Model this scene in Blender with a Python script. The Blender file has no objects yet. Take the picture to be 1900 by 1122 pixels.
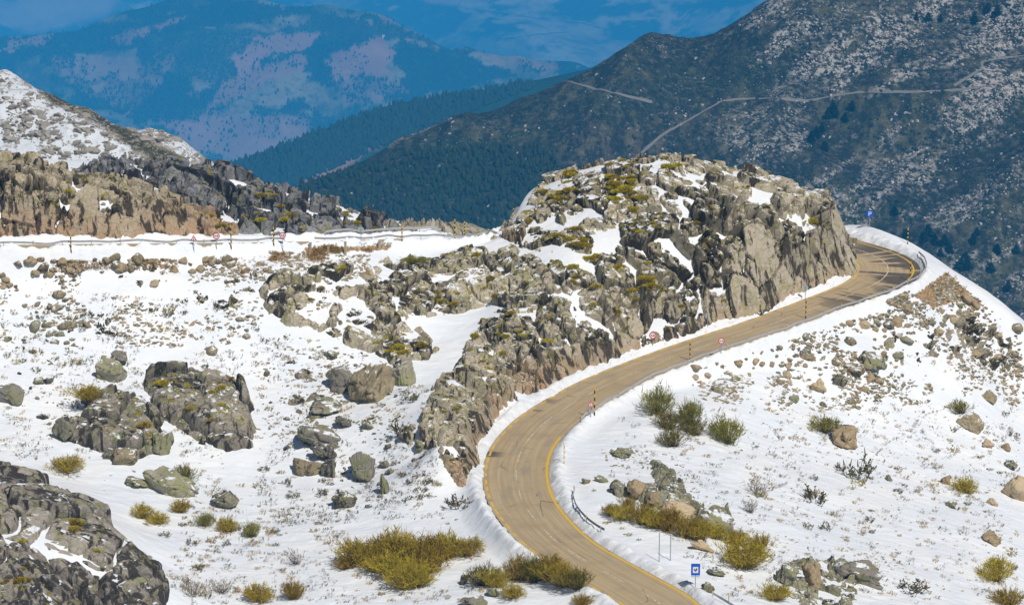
import bpy, bmesh, math, random
import numpy as np
from mathutils import Vector, Matrix

R = math.radians
rng = np.random.default_rng(7)
random.seed(7)
sc = bpy.context.scene
COL = sc.collection

# ------------------------------------------------------------------ camera
W0, H0, F = 1900.0, 1122.0, 5000.0
CZ, PITCH = 95.0, R(13.0)
cp, sp_ = math.cos(PITCH), math.sin(PITCH)
cam_d = bpy.data.cameras.new('camera')
cam = bpy.data.objects.new('camera', cam_d)
COL.objects.link(cam)
cam.location = (0, 0, CZ)
cam.rotation_euler = (math.pi / 2 - PITCH, 0, 0)
cam_d.sensor_width = 36.0
cam_d.lens = 36.0 * F / W0
cam_d.clip_start = 1.0
cam_d.clip_end = 60000
sc.camera = cam


def ray(px, py):
    """unit-forward direction (y' = 1 along the view axis) of a photo pixel"""
    a = (np.asarray(px, float) - W0 / 2) / F
    b = -(np.asarray(py, float) - H0 / 2) / F
    return np.stack([a, cp + b * sp_, -sp_ + b * cp], -1)


def at_z(px, py, z):
    d = ray(px, py)
    t = (np.asarray(z, float) - CZ) / d[..., 2]
    return np.stack([d[..., 0] * t, d[..., 1] * t, np.asarray(z, float) + 0 * t], -1)


def at_y(px, py, y):
    d = ray(px, py)
    t = np.asarray(y, float) / d[..., 1]
    return np.stack([d[..., 0] * t, d[..., 1] * t, CZ + d[..., 2] * t], -1)


def project(P):
    x, y, z = P[..., 0], P[..., 1], P[..., 2] - CZ
    f = y * cp - z * sp_
    u = y * sp_ + z * cp
    return W0 / 2 + F * x / f, H0 / 2 - F * u / f


# ------------------------------------------------------------------ noise
def _h(ix, iy, iz, seed):
    with np.errstate(over='ignore'):
        h = (ix.astype(np.uint32) * np.uint32(374761393) + iy.astype(np.uint32) * np.uint32(668265263)
             + iz.astype(np.uint32) * np.uint32(2147483647) + np.uint32(seed * 974711 + 12345))
        h = (h ^ (h >> np.uint32(13))) * np.uint32(1274126177)
        h = (h ^ (h >> np.uint32(16))) * np.uint32(2246822519)
        h = h ^ (h >> np.uint32(15))
    return h.astype(np.float64) / 4294967295.0


def vnoise(P, seed=0):
    P = np.asarray(P, float)
    i = np.floor(P).astype(np.int64)
    f = P - i
    f = f * f * f * (f * (f * 6 - 15) + 10)
    out = 0
    for dx in (0, 1):
        for dy in (0, 1):
            for dz in (0, 1):
                w = (f[..., 0] if dx else 1 - f[..., 0]) * (f[..., 1] if dy else 1 - f[..., 1]) * (f[..., 2] if dz else 1 - f[..., 2])
                out = out + w * _h(i[..., 0] + dx, i[..., 1] + dy, i[..., 2] + dz, seed)
    return out * 2 - 1


def fbm(P, octv=4, seed=0, gain=0.5):
    P = np.asarray(P, float)
    a, s, n = 1.0, 0.0, 0.0
    for k in range(octv):
        s = s + a * vnoise(P * (2.03 ** k) + 17.3 * k, seed + k)
        n += a
        a *= gain
    return s / n


def voronoi(P, seed=0, jit=0.9, pw=2.0):
    """F1, F2-F1 border width, cell random (3), vector from the cell's seed"""
    i = np.floor(P).astype(np.int64)
    n = len(P)
    f1 = np.full(n, 1e9); f2 = np.full(n, 1e9)
    ids = np.zeros((n, 3), np.int64); vec = np.zeros((n, 3))
    for dx in (-1, 0, 1):
        for dy in (-1, 0, 1):
            for dz in (-1, 0, 1):
                c = i + np.array([dx, dy, dz])
                q = np.stack([_h(c[:, 0], c[:, 1], c[:, 2], seed + k) for k in (1, 2, 3)], -1)
                v = P - (c + 0.5 + (q - 0.5) * jit)
                d = np.sqrt((v * v).sum(-1)) if pw == 2.0 else (np.abs(v) ** pw).sum(-1) ** (1 / pw)
                m = d < f1
                f2 = np.where(m, f1, np.minimum(f2, d))
                f1 = np.where(m, d, f1)
                ids = np.where(m[:, None], c, ids)
                vec = np.where(m[:, None], v, vec)
    rnd = np.stack([_h(ids[:, 0], ids[:, 1], ids[:, 2], seed + 10 + k) for k in range(4)], -1)
    return f1, f2 - f1, rnd, vec


def sstep(a, b, x):
    t = np.clip((x - a) / (b - a), 0, 1)
    return t * t * (3 - 2 * t)


def rbf(pts, vals, scale=1.0):
    """biharmonic-like linear-kernel interpolant with an affine term"""
    pts = np.asarray(pts, float) / scale
    n = len(pts)
    A = np.zeros((n + 3, n + 3))
    A[:n, :n] = np.sqrt(((pts[:, None] - pts[None]) ** 2).sum(-1) + 1e-9)
    A[:n, :n] += np.eye(n) * -0.02 / scale
    A[:n, n] = A[n, :n] = 1
    A[:n, n + 1:] = pts
    A[n + 1:, :n] = pts.T
    b = np.concatenate([vals, np.zeros(3)])
    w = np.linalg.solve(A, b)

    def f(q):
        q = np.asarray(q, float) / scale
        sh = q.shape[:-1]
        q = q.reshape(-1, 2)
        out = np.empty(len(q))
        for k in range(0, len(q), 40000):
            c = q[k:k + 40000]
            r = np.sqrt(((c[:, None] - pts[None]) ** 2).sum(-1) + 1e-9)
            out[k:k + 40000] = r @ w[:n] + w[n] + c @ w[n + 1:]
        return out.reshape(sh)
    return f


def blur(Z, sigma):
    r = int(3 * sigma) + 1
    k = np.exp(-0.5 * (np.arange(-r, r + 1) / sigma) ** 2)
    k /= k.sum()
    for ax in (0, 1):
        P = np.pad(Z, [(r, r) if a == ax else (0, 0) for a in (0, 1)], mode='edge')
        o = 0
        for j in range(2 * r + 1):
            sl = [slice(None), slice(None)]
            sl[ax] = slice(j, j + Z.shape[ax])
            o = o + k[j] * P[tuple(sl)]
        Z = o
    return Z


# ------------------------------------------------------------------ mesh helpers
def mesh_np(name, V, Fq, mat=None, attrs=None, smooth=True, uv=None):
    """V (n,3), Fq (m,3|4) arrays -> mesh"""
    me = bpy.data.meshes.new(name)
    V = np.ascontiguousarray(V, np.float32)
    Fq = np.ascontiguousarray(Fq, np.int32)
    m, k = Fq.shape
    me.vertices.add(len(V)); me.vertices.foreach_set('co', V.ravel())
    me.loops.add(m * k); me.loops.foreach_set('vertex_index', Fq.ravel())
    me.polygons.add(m)
    me.polygons.foreach_set('loop_start', np.arange(0, m * k, k, dtype=np.int32))
    me.polygons.foreach_set('use_smooth', np.full(m, smooth))
    for an, av in (attrs or {}).items():
        av = np.asarray(av, np.float32)
        if av.ndim == 1:
            a = me.attributes.new(an, 'FLOAT', 'POINT'); a.data.foreach_set('value', av)
        else:
            a = me.attributes.new(an, 'FLOAT_VECTOR', 'POINT'); a.data.foreach_set('vector', av.ravel())
    if uv is not None:
        u = me.uv_layers.new(name='UVMap')
        u.data.foreach_set('uv', np.asarray(uv, np.float32)[Fq.ravel()].ravel())
    me.update(calc_edges=True)
    if mat is not None:
        for mm in (mat if isinstance(mat, (list, tuple)) else [mat]):
            me.materials.append(mm)
    return me


def link(name, me, parent=None, loc=None):
    o = bpy.data.objects.new(name, me)
    COL.objects.link(o)
    if loc is not None:
        o.location = loc
    if parent is not None:
        o.parent = parent
    return o


def tag(o, label=None, cat=None, group=None, kind=None):
    if label: o['label'] = label
    if cat: o['category'] = cat
    if group: o['group'] = group
    if kind: o['kind'] = kind
    return o


def empty(name, loc, rz=0.0):
    o = bpy.data.objects.new(name, None)
    COL.objects.link(o)
    o.location = loc
    o.rotation_euler = (0, 0, rz)
    o.empty_display_size = 0.3
    return o


def grid_faces(nr, nc, keep=None):
    idx = np.arange(nr * nc).reshape(nr, nc)
    q = np.stack([idx[:-1, :-1], idx[:-1, 1:], idx[1:, 1:], idx[1:, :-1]], -1).reshape(-1, 4)
    if keep is not None:
        k = keep.ravel()
        q = q[k[q].any(1)]
    return q


def compact(V, Fq, attrs=None):
    used = np.unique(Fq)
    mp = np.full(len(V), -1); mp[used] = np.arange(len(used))
    at = {k: v[used] for k, v in (attrs or {}).items()}
    return V[used], mp[Fq], at


# ------------------------------------------------------------------ materials
class N:
    def __init__(s, name):
        s.m = bpy.data.materials.new(name); s.m.use_nodes = True
        s.t = s.m.node_tree; s.t.nodes.clear()
        s.out = s.t.nodes.new('ShaderNodeOutputMaterial')
        s.b = s.t.nodes.new('ShaderNodeBsdfPrincipled')
        s.t.links.new(s.b.outputs[0], s.out.inputs['Surface'])
        s.b.inputs['Specular IOR Level'].default_value = 0.25
        s.b.inputs['Roughness'].default_value = 0.85

    def n(s, typ, **kw):
        o = s.t.nodes.new(typ)
        for k, v in kw.items():
            setattr(o, k, v)
        return o

    def l(s, a, b): s.t.links.new(a, b)

    def val(s, x):
        v = s.n('ShaderNodeValue'); v.outputs[0].default_value = x; return v.outputs[0]

    def coord(s, kind='Object', scale=(1, 1, 1), rot=(0, 0, 0), rand=False):
        c = s.n('ShaderNodeTexCoord').outputs[kind]
        if rand:
            oi = s.n('ShaderNodeObjectInfo').outputs['Random']
            mu = s.n('ShaderNodeMath', operation='MULTIPLY'); s.l(oi, mu.inputs[0]); mu.inputs[1].default_value = 57.0
            ad = s.n('ShaderNodeVectorMath', operation='ADD'); s.l(c, ad.inputs[0]); s.l(mu.outputs[0], ad.inputs[1])
            c = ad.outputs[0]
        mp = s.n('ShaderNodeMapping'); s.l(c, mp.inputs[0])
        mp.inputs['Scale'].default_value = scale; mp.inputs['Rotation'].default_value = rot
        return mp.outputs[0]

    def noise(s, vec, scale, detail=4, rough=0.55, dist=0.0):
        x = s.n('ShaderNodeTexNoise'); s.l(vec, x.inputs['Vector'])
        x.inputs['Scale'].default_value = scale; x.inputs['Detail'].default_value = detail
        x.inputs['Roughness'].default_value = rough; x.inputs['Distortion'].default_value = dist
        return x.outputs['Fac']

    def ramp(s, x, a, b, va=0.0, vb=1.0, smooth=True):
        r = s.n('ShaderNodeMapRange'); r.interpolation_type = 'SMOOTHSTEP' if smooth else 'LINEAR'
        s.l(x, r.inputs[0])
        for i, v in zip((1, 2, 3, 4), (a, b, va, vb)): r.inputs[i].default_value = v
        return r.outputs[0]

    def math(s, op, a, b=None):
        m = s.n('ShaderNodeMath', operation=op)
        for i, v in enumerate((a, b)):
            if v is None: continue
            if isinstance(v, (int, float)): m.inputs[i].default_value = v
            else: s.l(v, m.inputs[i])
        return m.outputs[0]

    def mix(s, fac, a, b):
        m = s.n('ShaderNodeMix', data_type='RGBA')
        if isinstance(fac, (int, float)): m.inputs[0].default_value = fac
        else: s.l(fac, m.inputs[0])
        for i, v in ((6, a), (7, b)):
            if isinstance(v, tuple): m.inputs[i].default_value = (*v, 1)
            else: s.l(v, m.inputs[i])
        return m.outputs[2]

    def attr(s, name):
        a = s.n('ShaderNodeAttribute'); a.attribute_name = name; return a.outputs['Fac']

    def base(s, c):
        if isinstance(c, tuple): s.b.inputs['Base Color'].default_value = (*c, 1)
        else: s.l(c, s.b.inputs['Base Color'])

    def bump(s, h, dist, strength=1.0):
        b = s.n('ShaderNodeBump'); s.l(h, b.inputs['Height'])
        b.inputs['Distance'].default_value = dist; b.inputs['Strength'].default_value = strength
        s.l(b.outputs[0], s.b.inputs['Normal'])


def plain(name, col, rough=0.6, metal=0.0, var=0.0, scale=6.0):
    n = N(name)
    if var:
        c = n.coord()
        n.base(n.mix(n.noise(c, scale, 3), tuple(x * (1 - var) for x in col), tuple(min(1, x * (1 + var)) for x in col)))
    else:
        n.base(col)
    n.b.inputs['Roughness'].default_value = rough
    n.b.inputs['Metallic'].default_value = metal
    return n.m


def mat_snow():
    n = N('snow')
    c = n.coord()
    big = n.noise(c, 0.12, 4, 0.55)
    fine = n.noise(c, 3.0, 4, 0.6)
    cs = n.coord(scale=(0.55, 1.3, 0.8), rot=(0, 0, 0.5))
    rip = n.noise(cs, 0.9, 4, 0.55, 0.6)
    col = n.mix(n.ramp(big, 0.35, 0.7), (0.80, 0.83, 0.87), (0.865, 0.87, 0.875))
    dirt = n.attr('dirt')
    sp = n.ramp(n.noise(c, 2.2, 5, 0.75), 0.52, 0.66)
    col = n.mix(n.math('MULTIPLY', dirt, sp), col, (0.46, 0.37, 0.26))
    col = n.mix(n.math('MULTIPLY', dirt, 0.22), col, (0.62, 0.55, 0.44))
    so_ = n.attr('soil')
    thr = n.ramp(n.math('ADD', so_, n.math('MULTIPLY', n.noise(c, 1.1, 6, 0.75), 0.9)), 0.98, 1.06)
    col = n.mix(thr, col, n.mix(n.ramp(fine, 0.35, 0.65), (0.20, 0.12, 0.055), (0.48, 0.32, 0.17)))
    n.base(col)
    n.b.inputs['Roughness'].default_value = 0.6
    h = n.math('ADD', n.math('MULTIPLY', rip, 0.7), n.math('MULTIPLY', fine, 0.16))
    n.bump(h, 0.30, 0.75)
    return n.m


def mat_rock(name, a, b, dark, lichen, warm=(0.45, 0.29, 0.17), rand=False, dark_amt=0.5, lich_amt=0.5, snow=0.0, sc_=1.0, moss=0.0):
    n = N(name)
    c = n.coord(rand=rand, scale=(sc_,) * 3)
    cv = n.coord(rand=rand, scale=(0.9 * sc_, 0.9 * sc_, 0.16 * sc_), rot=(0.1, 0.25, 0))
    big = n.noise(c, 0.33, 4, 0.6)
    med = n.noise(c, 1.7, 5, 0.65)
    fine = n.noise(c, 9.0, 4, 0.7)
    tone = n.attr('tone')
    col = n.mix(n.ramp(n.math('ADD', n.math('MULTIPLY', tone, 0.55), med), 0.28, 0.72), a, b)
    # lichen blooms
    lm = n.math('MULTIPLY', n.ramp(n.noise(c, 0.6, 5, 0.62), 0.58 - 0.2 * lich_amt, 0.70 - 0.2 * lich_amt), 0.85)
    col = n.mix(lm, col, lichen)
    # warm fresh granite low down
    wm = n.math('MULTIPLY', n.attr('warm'), n.ramp(n.noise(c, 0.8, 4, 0.6), 0.30, 0.55))
    col = n.mix(wm, col, warm)
    # dark water stains and black lichen running down the face
    st = n.noise(cv, 1.0, 5, 0.62, 0.5)
    st = n.math('SUBTRACT', st, n.math('MULTIPLY', tone, 0.16))
    dm = n.math('MULTIPLY', n.ramp(st, 0.66 - 0.22 * dark_amt, 0.74 - 0.22 * dark_amt), 0.93)
    col = n.mix(dm, col, dark)
    # grain
    col = n.mix(n.ramp(fine, 0.56, 0.72, 0, 0.55), col, dark)
    col = n.mix(n.ramp(fine, 0.42, 0.28, 0, 0.4), col, tuple(min(0.7, x * 1.5) for x in b))
    nz = n.n('ShaderNodeSeparateXYZ'); n.l(n.n('ShaderNodeNewGeometry').outputs['Normal'], nz.inputs[0])
    if moss:
        mm = n.math('MULTIPLY', n.ramp(nz.outputs[2], 0.45, 0.75), n.ramp(n.noise(c, 0.9, 4, 0.6), 0.66 - 0.2 * moss, 0.71 - 0.2 * moss))
        mc = n.mix(n.ramp(n.noise(c, 5.0, 3), 0.35, 0.65), (0.12, 0.10, 0.015), (0.34, 0.27, 0.03))
        col = n.mix(mm, col, mc)
    if snow:
        sm = n.math('MULTIPLY', n.ramp(nz.outputs[2], 0.72, 0.82), n.ramp(n.noise(c, 0.8, 4, 0.6), 0.62 - 0.25 * snow, 0.66 - 0.25 * snow))
        col = n.mix(sm, col, (0.84, 0.86, 0.88))
    n.base(col)
    n.b.inputs['Roughness'].default_value = 0.92
    vo = n.n('ShaderNodeTexVoronoi', feature='DISTANCE_TO_EDGE'); n.l(c, vo.inputs['Vector']); vo.inputs['Scale'].default_value = 0.9
    cr = n.ramp(vo.outputs['Distance'], 0.0, 0.06)
    h = n.math('ADD', n.math('MULTIPLY', med, 0.8), n.math('ADD', n.math('MULTIPLY', fine, 0.3), n.math('MULTIPLY', cr, 0.25)))
    n.bump(h, 0.30 / sc_ ** 0.5, 0.9)
    return n.m


def mat_foliage(name, tip, basec, var=0.35):
    n = N(name)
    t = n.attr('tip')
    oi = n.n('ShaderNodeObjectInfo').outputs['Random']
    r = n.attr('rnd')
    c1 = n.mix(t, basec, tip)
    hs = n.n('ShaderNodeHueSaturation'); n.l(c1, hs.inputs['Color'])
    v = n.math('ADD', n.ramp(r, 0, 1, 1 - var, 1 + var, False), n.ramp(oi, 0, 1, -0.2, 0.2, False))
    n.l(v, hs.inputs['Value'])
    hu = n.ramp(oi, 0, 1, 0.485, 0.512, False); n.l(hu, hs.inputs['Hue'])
    df = n.n('ShaderNodeBsdfDiffuse'); tr = n.n('ShaderNodeBsdfTranslucent'); ms = n.n('ShaderNodeMixShader'); ms.inputs[0].default_value = 0.42
    n.l(hs.outputs[0], df.inputs[0]); n.l(hs.outputs[0], tr.inputs[0]); n.l(df.outputs[0], ms.inputs[1]); n.l(tr.outputs[0], ms.inputs[2])
    n.l(ms.outputs[0], n.out.inputs['Surface'])
    return n.m


M = {}
M['snow'] = mat_snow()
M['granite'] = mat_rock('granite', (0.32, 0.275, 0.205), (0.54, 0.465, 0.35), (0.042, 0.031, 0.021), (0.37, 0.34, 0.175), dark_amt=0.74, lich_amt=0.45, moss=0.72, snow=0.4)
M['granite_dark'] = mat_rock('granite_dark', (0.20, 0.17, 0.135), (0.40, 0.345, 0.275), (0.036, 0.028, 0.022), (0.25, 0.25, 0.12), dark_amt=0.66, lich_amt=0.4, moss=0.6, snow=0.3)
M['granite_tan'] = mat_rock('granite_tan', (0.33, 0.275, 0.20), (0.50, 0.42, 0.30), (0.045, 0.032, 0.022), (0.34, 0.31, 0.15), dark_amt=0.72, lich_amt=0.35, moss=0.55)
M['granite_grey'] = mat_rock('granite_grey', (0.13, 0.13, 0.14), (0.28, 0.275, 0.275), (0.022, 0.022, 0.027), (0.25, 0.24, 0.14), dark_amt=0.72, lich_amt=0.25, moss=0.5)
M['granite_rubble'] = mat_rock('granite_rubble', (0.34, 0.30, 0.25), (0.50, 0.45, 0.38), (0.08, 0.07, 0.06), (0.30, 0.28, 0.13), dark_amt=0.4, lich_amt=0.4, moss=0.75)
M['granite_corner'] = mat_rock('granite_corner', (0.20, 0.175, 0.145), (0.40, 0.35, 0.29), (0.038, 0.030, 0.024), (0.27, 0.26, 0.13), dark_amt=0.82, lich_amt=0.3, moss=0.25, snow=0.1)
M['boulder_tan'] = mat_rock('boulder_tan', (0.42, 0.315, 0.185), (0.58, 0.45, 0.285), (0.12, 0.08, 0.05), (0.36, 0.31, 0.16), rand=True, dark_amt=0.15, lich_amt=0.05, sc_=1.6)
M['boulder_brown'] = mat_rock('boulder_brown', (0.27, 0.215, 0.13), (0.42, 0.34, 0.215), (0.09, 0.06, 0.04), (0.27, 0.25, 0.13), rand=True, dark_amt=0.35, lich_amt=0.3, sc_=1.6, snow=0.4)
M['boulder_green'] = mat_rock('boulder_green', (0.24, 0.215, 0.155), (0.37, 0.335, 0.245), (0.06, 0.05, 0.038), (0.29, 0.285, 0.13), rand=True, dark_amt=0.42, lich_amt=0.6, sc_=1.6, moss=0.2, snow=0.45)
M['boulder_dark'] = mat_rock('boulder_dark', (0.15, 0.135, 0.115), (0.26, 0.23, 0.185), (0.05, 0.042, 0.035), (0.22, 0.22, 0.11), rand=True, dark_amt=0.55, lich_amt=0.4, sc_=1.6, moss=0.3, snow=0.4)
M['broom'] = mat_foliage('broom', (0.50, 0.385, 0.035), (0.26, 0.17, 0.05))
M['broom_green'] = mat_foliage('broom_green', (0.31, 0.275, 0.04), (0.17, 0.12, 0.045))
M['heather'] = mat_foliage('heather', (0.19, 0.165, 0.06), (0.10, 0.08, 0.05))
M['twig'] = mat_foliage('twig', (0.32, 0.24, 0.16), (0.18, 0.13, 0.09))
M['moss'] = mat_foliage('moss', (0.62, 0.50, 0.03), (0.24, 0.20, 0.03))
M['grass'] = mat_foliage('grass', (0.60, 0.44, 0.17), (0.38, 0.25, 0.10))
M['steel'] = plain('galvanised_steel', (0.46, 0.46, 0.46), 0.6, 0.1, 0.2, 3.0)
M['post_steel'] = plain('post_steel', (0.33, 0.37, 0.42), 0.5, 0.3, 0.15, 3.0)
M['yellow'] = plain('yellow_paint', (0.75, 0.46, 0.03), 0.6, 0, 0.12, 4)
M['black'] = plain('black_paint', (0.022, 0.022, 0.024), 0.6, 0, 0.2, 4)
M['red'] = plain('red_paint', (0.62, 0.035, 0.05), 0.5, 0, 0.1, 4)
M['white'] = plain('white_paint', (0.78, 0.78, 0.78), 0.5, 0, 0.05, 4)
M['blue'] = plain('blue_paint', (0.012, 0.10, 0.60), 0.45, 0, 0.08, 4)
M['sign_back'] = plain('sign_back', (0.45, 0.50, 0.52), 0.5, 0.2, 0.08, 4)
M['concrete'] = plain('concrete', (0.40, 0.34, 0.25), 0.9, 0, 0.25, 1.5)
M['plaster'] = plain('white_plaster', (0.8, 0.8, 0.78), 0.8)
M['roof'] = plain('roof_tile', (0.35, 0.15, 0.09), 0.8)

# ------------------------------------------------------------------ world, sun, haze
SUN_EL, SUN_AZ_X, SUN_AZ_Y = R(50), 0.55, -0.835     # direction TO the sun: right of and behind the camera
w = bpy.data.worlds.new('World'); sc.world = w; w.use_nodes = True
sky = w.node_tree.nodes.new('ShaderNodeTexSky'); sky.sky_type = 'NISHITA'; sky.sun_disc = False
sky.sun_elevation = SUN_EL
sky.sun_rotation = math.atan2(SUN_AZ_X, SUN_AZ_Y)
sky.altitude = 1600
bg = w.node_tree.nodes['Background']
w.node_tree.links.new(sky.outputs[0], bg.inputs[0]); bg.inputs[1].default_value = 0.052
sl = bpy.data.lights.new('sun', 'SUN'); sl.energy = 3.65; sl.angle = R(0.55); sl.color = (1.0, 0.955, 0.88)
so = bpy.data.objects.new('sun', sl); COL.objects.link(so)
d = Vector((SUN_AZ_X * math.cos(SUN_EL), SUN_AZ_Y * math.cos(SUN_EL), math.sin(SUN_EL)))
so.rotation_euler = d.to_track_quat('Z', 'Y').to_euler()
sc.view_settings.view_transform = 'Standard'; sc.view_settings.look = 'None'
sc.view_settings.exposure = 0.0; sc.view_settings.gamma = 1.0
sc.cycles.use_denoising = True
sc.cycles.max_bounces = 6
sc.cycles.volume_bounces = 2


def box_mesh(name, lo, hi, mat):
    x0, y0, z0 = lo; x1, y1, z1 = hi
    V = np.array([(x0, y0, z0), (x1, y0, z0), (x1, y1, z0), (x0, y1, z0), (x0, y0, z1), (x1, y0, z1), (x1, y1, z1), (x0, y1, z1)])
    Q = np.array([(0, 3, 2, 1), (4, 5, 6, 7), (0, 1, 5, 4), (1, 2, 6, 5), (2, 3, 7, 6), (3, 0, 4, 7)])
    return mesh_np(name, V, Q, mat, smooth=False)



hz = bpy.data.materials.new('haze_air'); hz.use_nodes = True
nt = hz.node_tree; nt.nodes.clear()
ho = nt.nodes.new('ShaderNodeOutputMaterial'); hv = nt.nodes.new('ShaderNodeVolumePrincipled')
hv.inputs['Color'].default_value = (0.04, 0.46, 1.0, 1); hv.inputs['Density'].default_value = 0.000095; hv.inputs['Anisotropy'].default_value = -0.45
nt.links.new(hv.outputs[0], ho.inputs['Volume'])
hb = link('haze', box_mesh('haze', (-8200, -2200, -2800), (8200, 18700, 160), hz)); tag(hb, kind='stuff')

def poly_sd(poly, X, Y):
    """signed distance to a polygon, positive inside"""
    P = np.stack([X, Y], -1).reshape(-1, 2)
    best = np.full(len(P), 1e18); inside = np.zeros(len(P), bool)
    n = len(poly)
    for i in range(n):
        a, b = poly[i], poly[(i + 1) % n]
        ab = b - a
        t = np.clip(((P - a) @ ab) / (ab @ ab + 1e-12), 0, 1)
        q = P - a - t[:, None] * ab
        best = np.minimum(best, (q * q).sum(-1))
        c = (a[1] > P[:, 1]) != (b[1] > P[:, 1])
        xx = a[0] + (P[:, 1] - a[1]) * ab[0] / (ab[1] if abs(ab[1]) > 1e-12 else 1e-12)
        inside ^= c & (P[:, 0] < xx)
    d_ = np.sqrt(best)
    return np.where(inside, d_, -d_).reshape(X.shape)


# ------------------------------------------------------------------ near terrain
ROAD = [  # centreline: photo pixel and height
    (1260, 1165, -1.3), (1233, 1122, -1.0), (1180, 1092, -0.9), (1110, 1053, -0.7), (1044, 1014, -0.5), (1000, 972, -0.3), (969, 930, -0.1),
    (957, 880, 0.1), (966, 836, 0.3), (987, 806, 0.5), (1016, 778, 0.7), (1057, 751, 1.0), (1126, 713, 1.5), (1179, 690, 2.0),
    (1241, 666, 2.6), (1314, 640, 3.3), (1400, 612, 4.1), (1471, 587, 4.8), (1530, 564, 5.4), (1588, 543, 6.0), (1628, 526, 6.4),
    (1649, 508, 6.9), (1652, 494, 7.3), (1640, 481, 7.7), (1612, 469, 8.0), (1572, 457.5, 8.3)]
road_pts = [at_z(*p) for p in ROAD]
road_pts += [np.array(p) for p in [(44, 431, 8.4), (32, 439, 8.3), (18, 438, 8.3), (7, 428, 8.7), (0, 415, 9.4), (-4.5, 405, 11.3)]]
road_pts += [at_z(px, py, z) for px, py, z in [(868, 446.5, 13.5), (820, 448, 13.9), (760, 449.5, 14.4), (640, 453.5, 15.3), (500, 457, 16.3), (340, 459, 17.3), (160, 461, 18.2), (0, 463, 18.8), (-160, 465, 19.6)]]
road_pts = np.array(road_pts)


def catmull(P, step=0.5):
    P = np.vstack([2 * P[0] - P[1], P, 2 * P[-1] - P[-2]])
    out = []
    for i in range(1, len(P) - 2):
        p0, p1, p2, p3 = P[i - 1:i + 3]
        n = max(2, int(np.linalg.norm(p2 - p1) / step))
        t = np.arange(n)[:, None] / n
        out.append(0.5 * (2 * p1 + (p2 - p0) * t + (2 * p0 - 5 * p1 + 4 * p2 - p3) * t ** 2 + (3 * p1 - p0 - 3 * p2 + p3) * t ** 3))
    out.append(P[-2][None])
    return np.vstack(out)


def smooth_line(P, k):
    for _ in range(k):
        Q = P.copy(); Q[1:-1] = 0.25 * P[:-2] + 0.5 * P[1:-1] + 0.25 * P[2:]; P = Q
    return P


CL = smooth_line(catmull(road_pts), 60)
seg = np.linalg.norm(np.diff(CL[:, :2], axis=0), axis=1)
CS = np.concatenate([[0], np.cumsum(seg)])
tan = np.gradient(CL[:, :2], axis=0); tan /= np.linalg.norm(tan, axis=1)[:, None]
CN = np.stack([-tan[:, 1], tan[:, 0]], -1)          # to the left of the direction of travel (bottom -> hairpin -> upper road)
pxc, pyc = project(CL)
i_hair = int(np.argmax(CL[:, 0]))
S_HAIR = CS[i_hair]
HW = 4.15 + 0.75 * np.exp(-((CS - S_HAIR) / 14.0) ** 2) - 0.9 * sstep(45, 80, CS - S_HAIR)   # half width, wider in the hairpin

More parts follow.
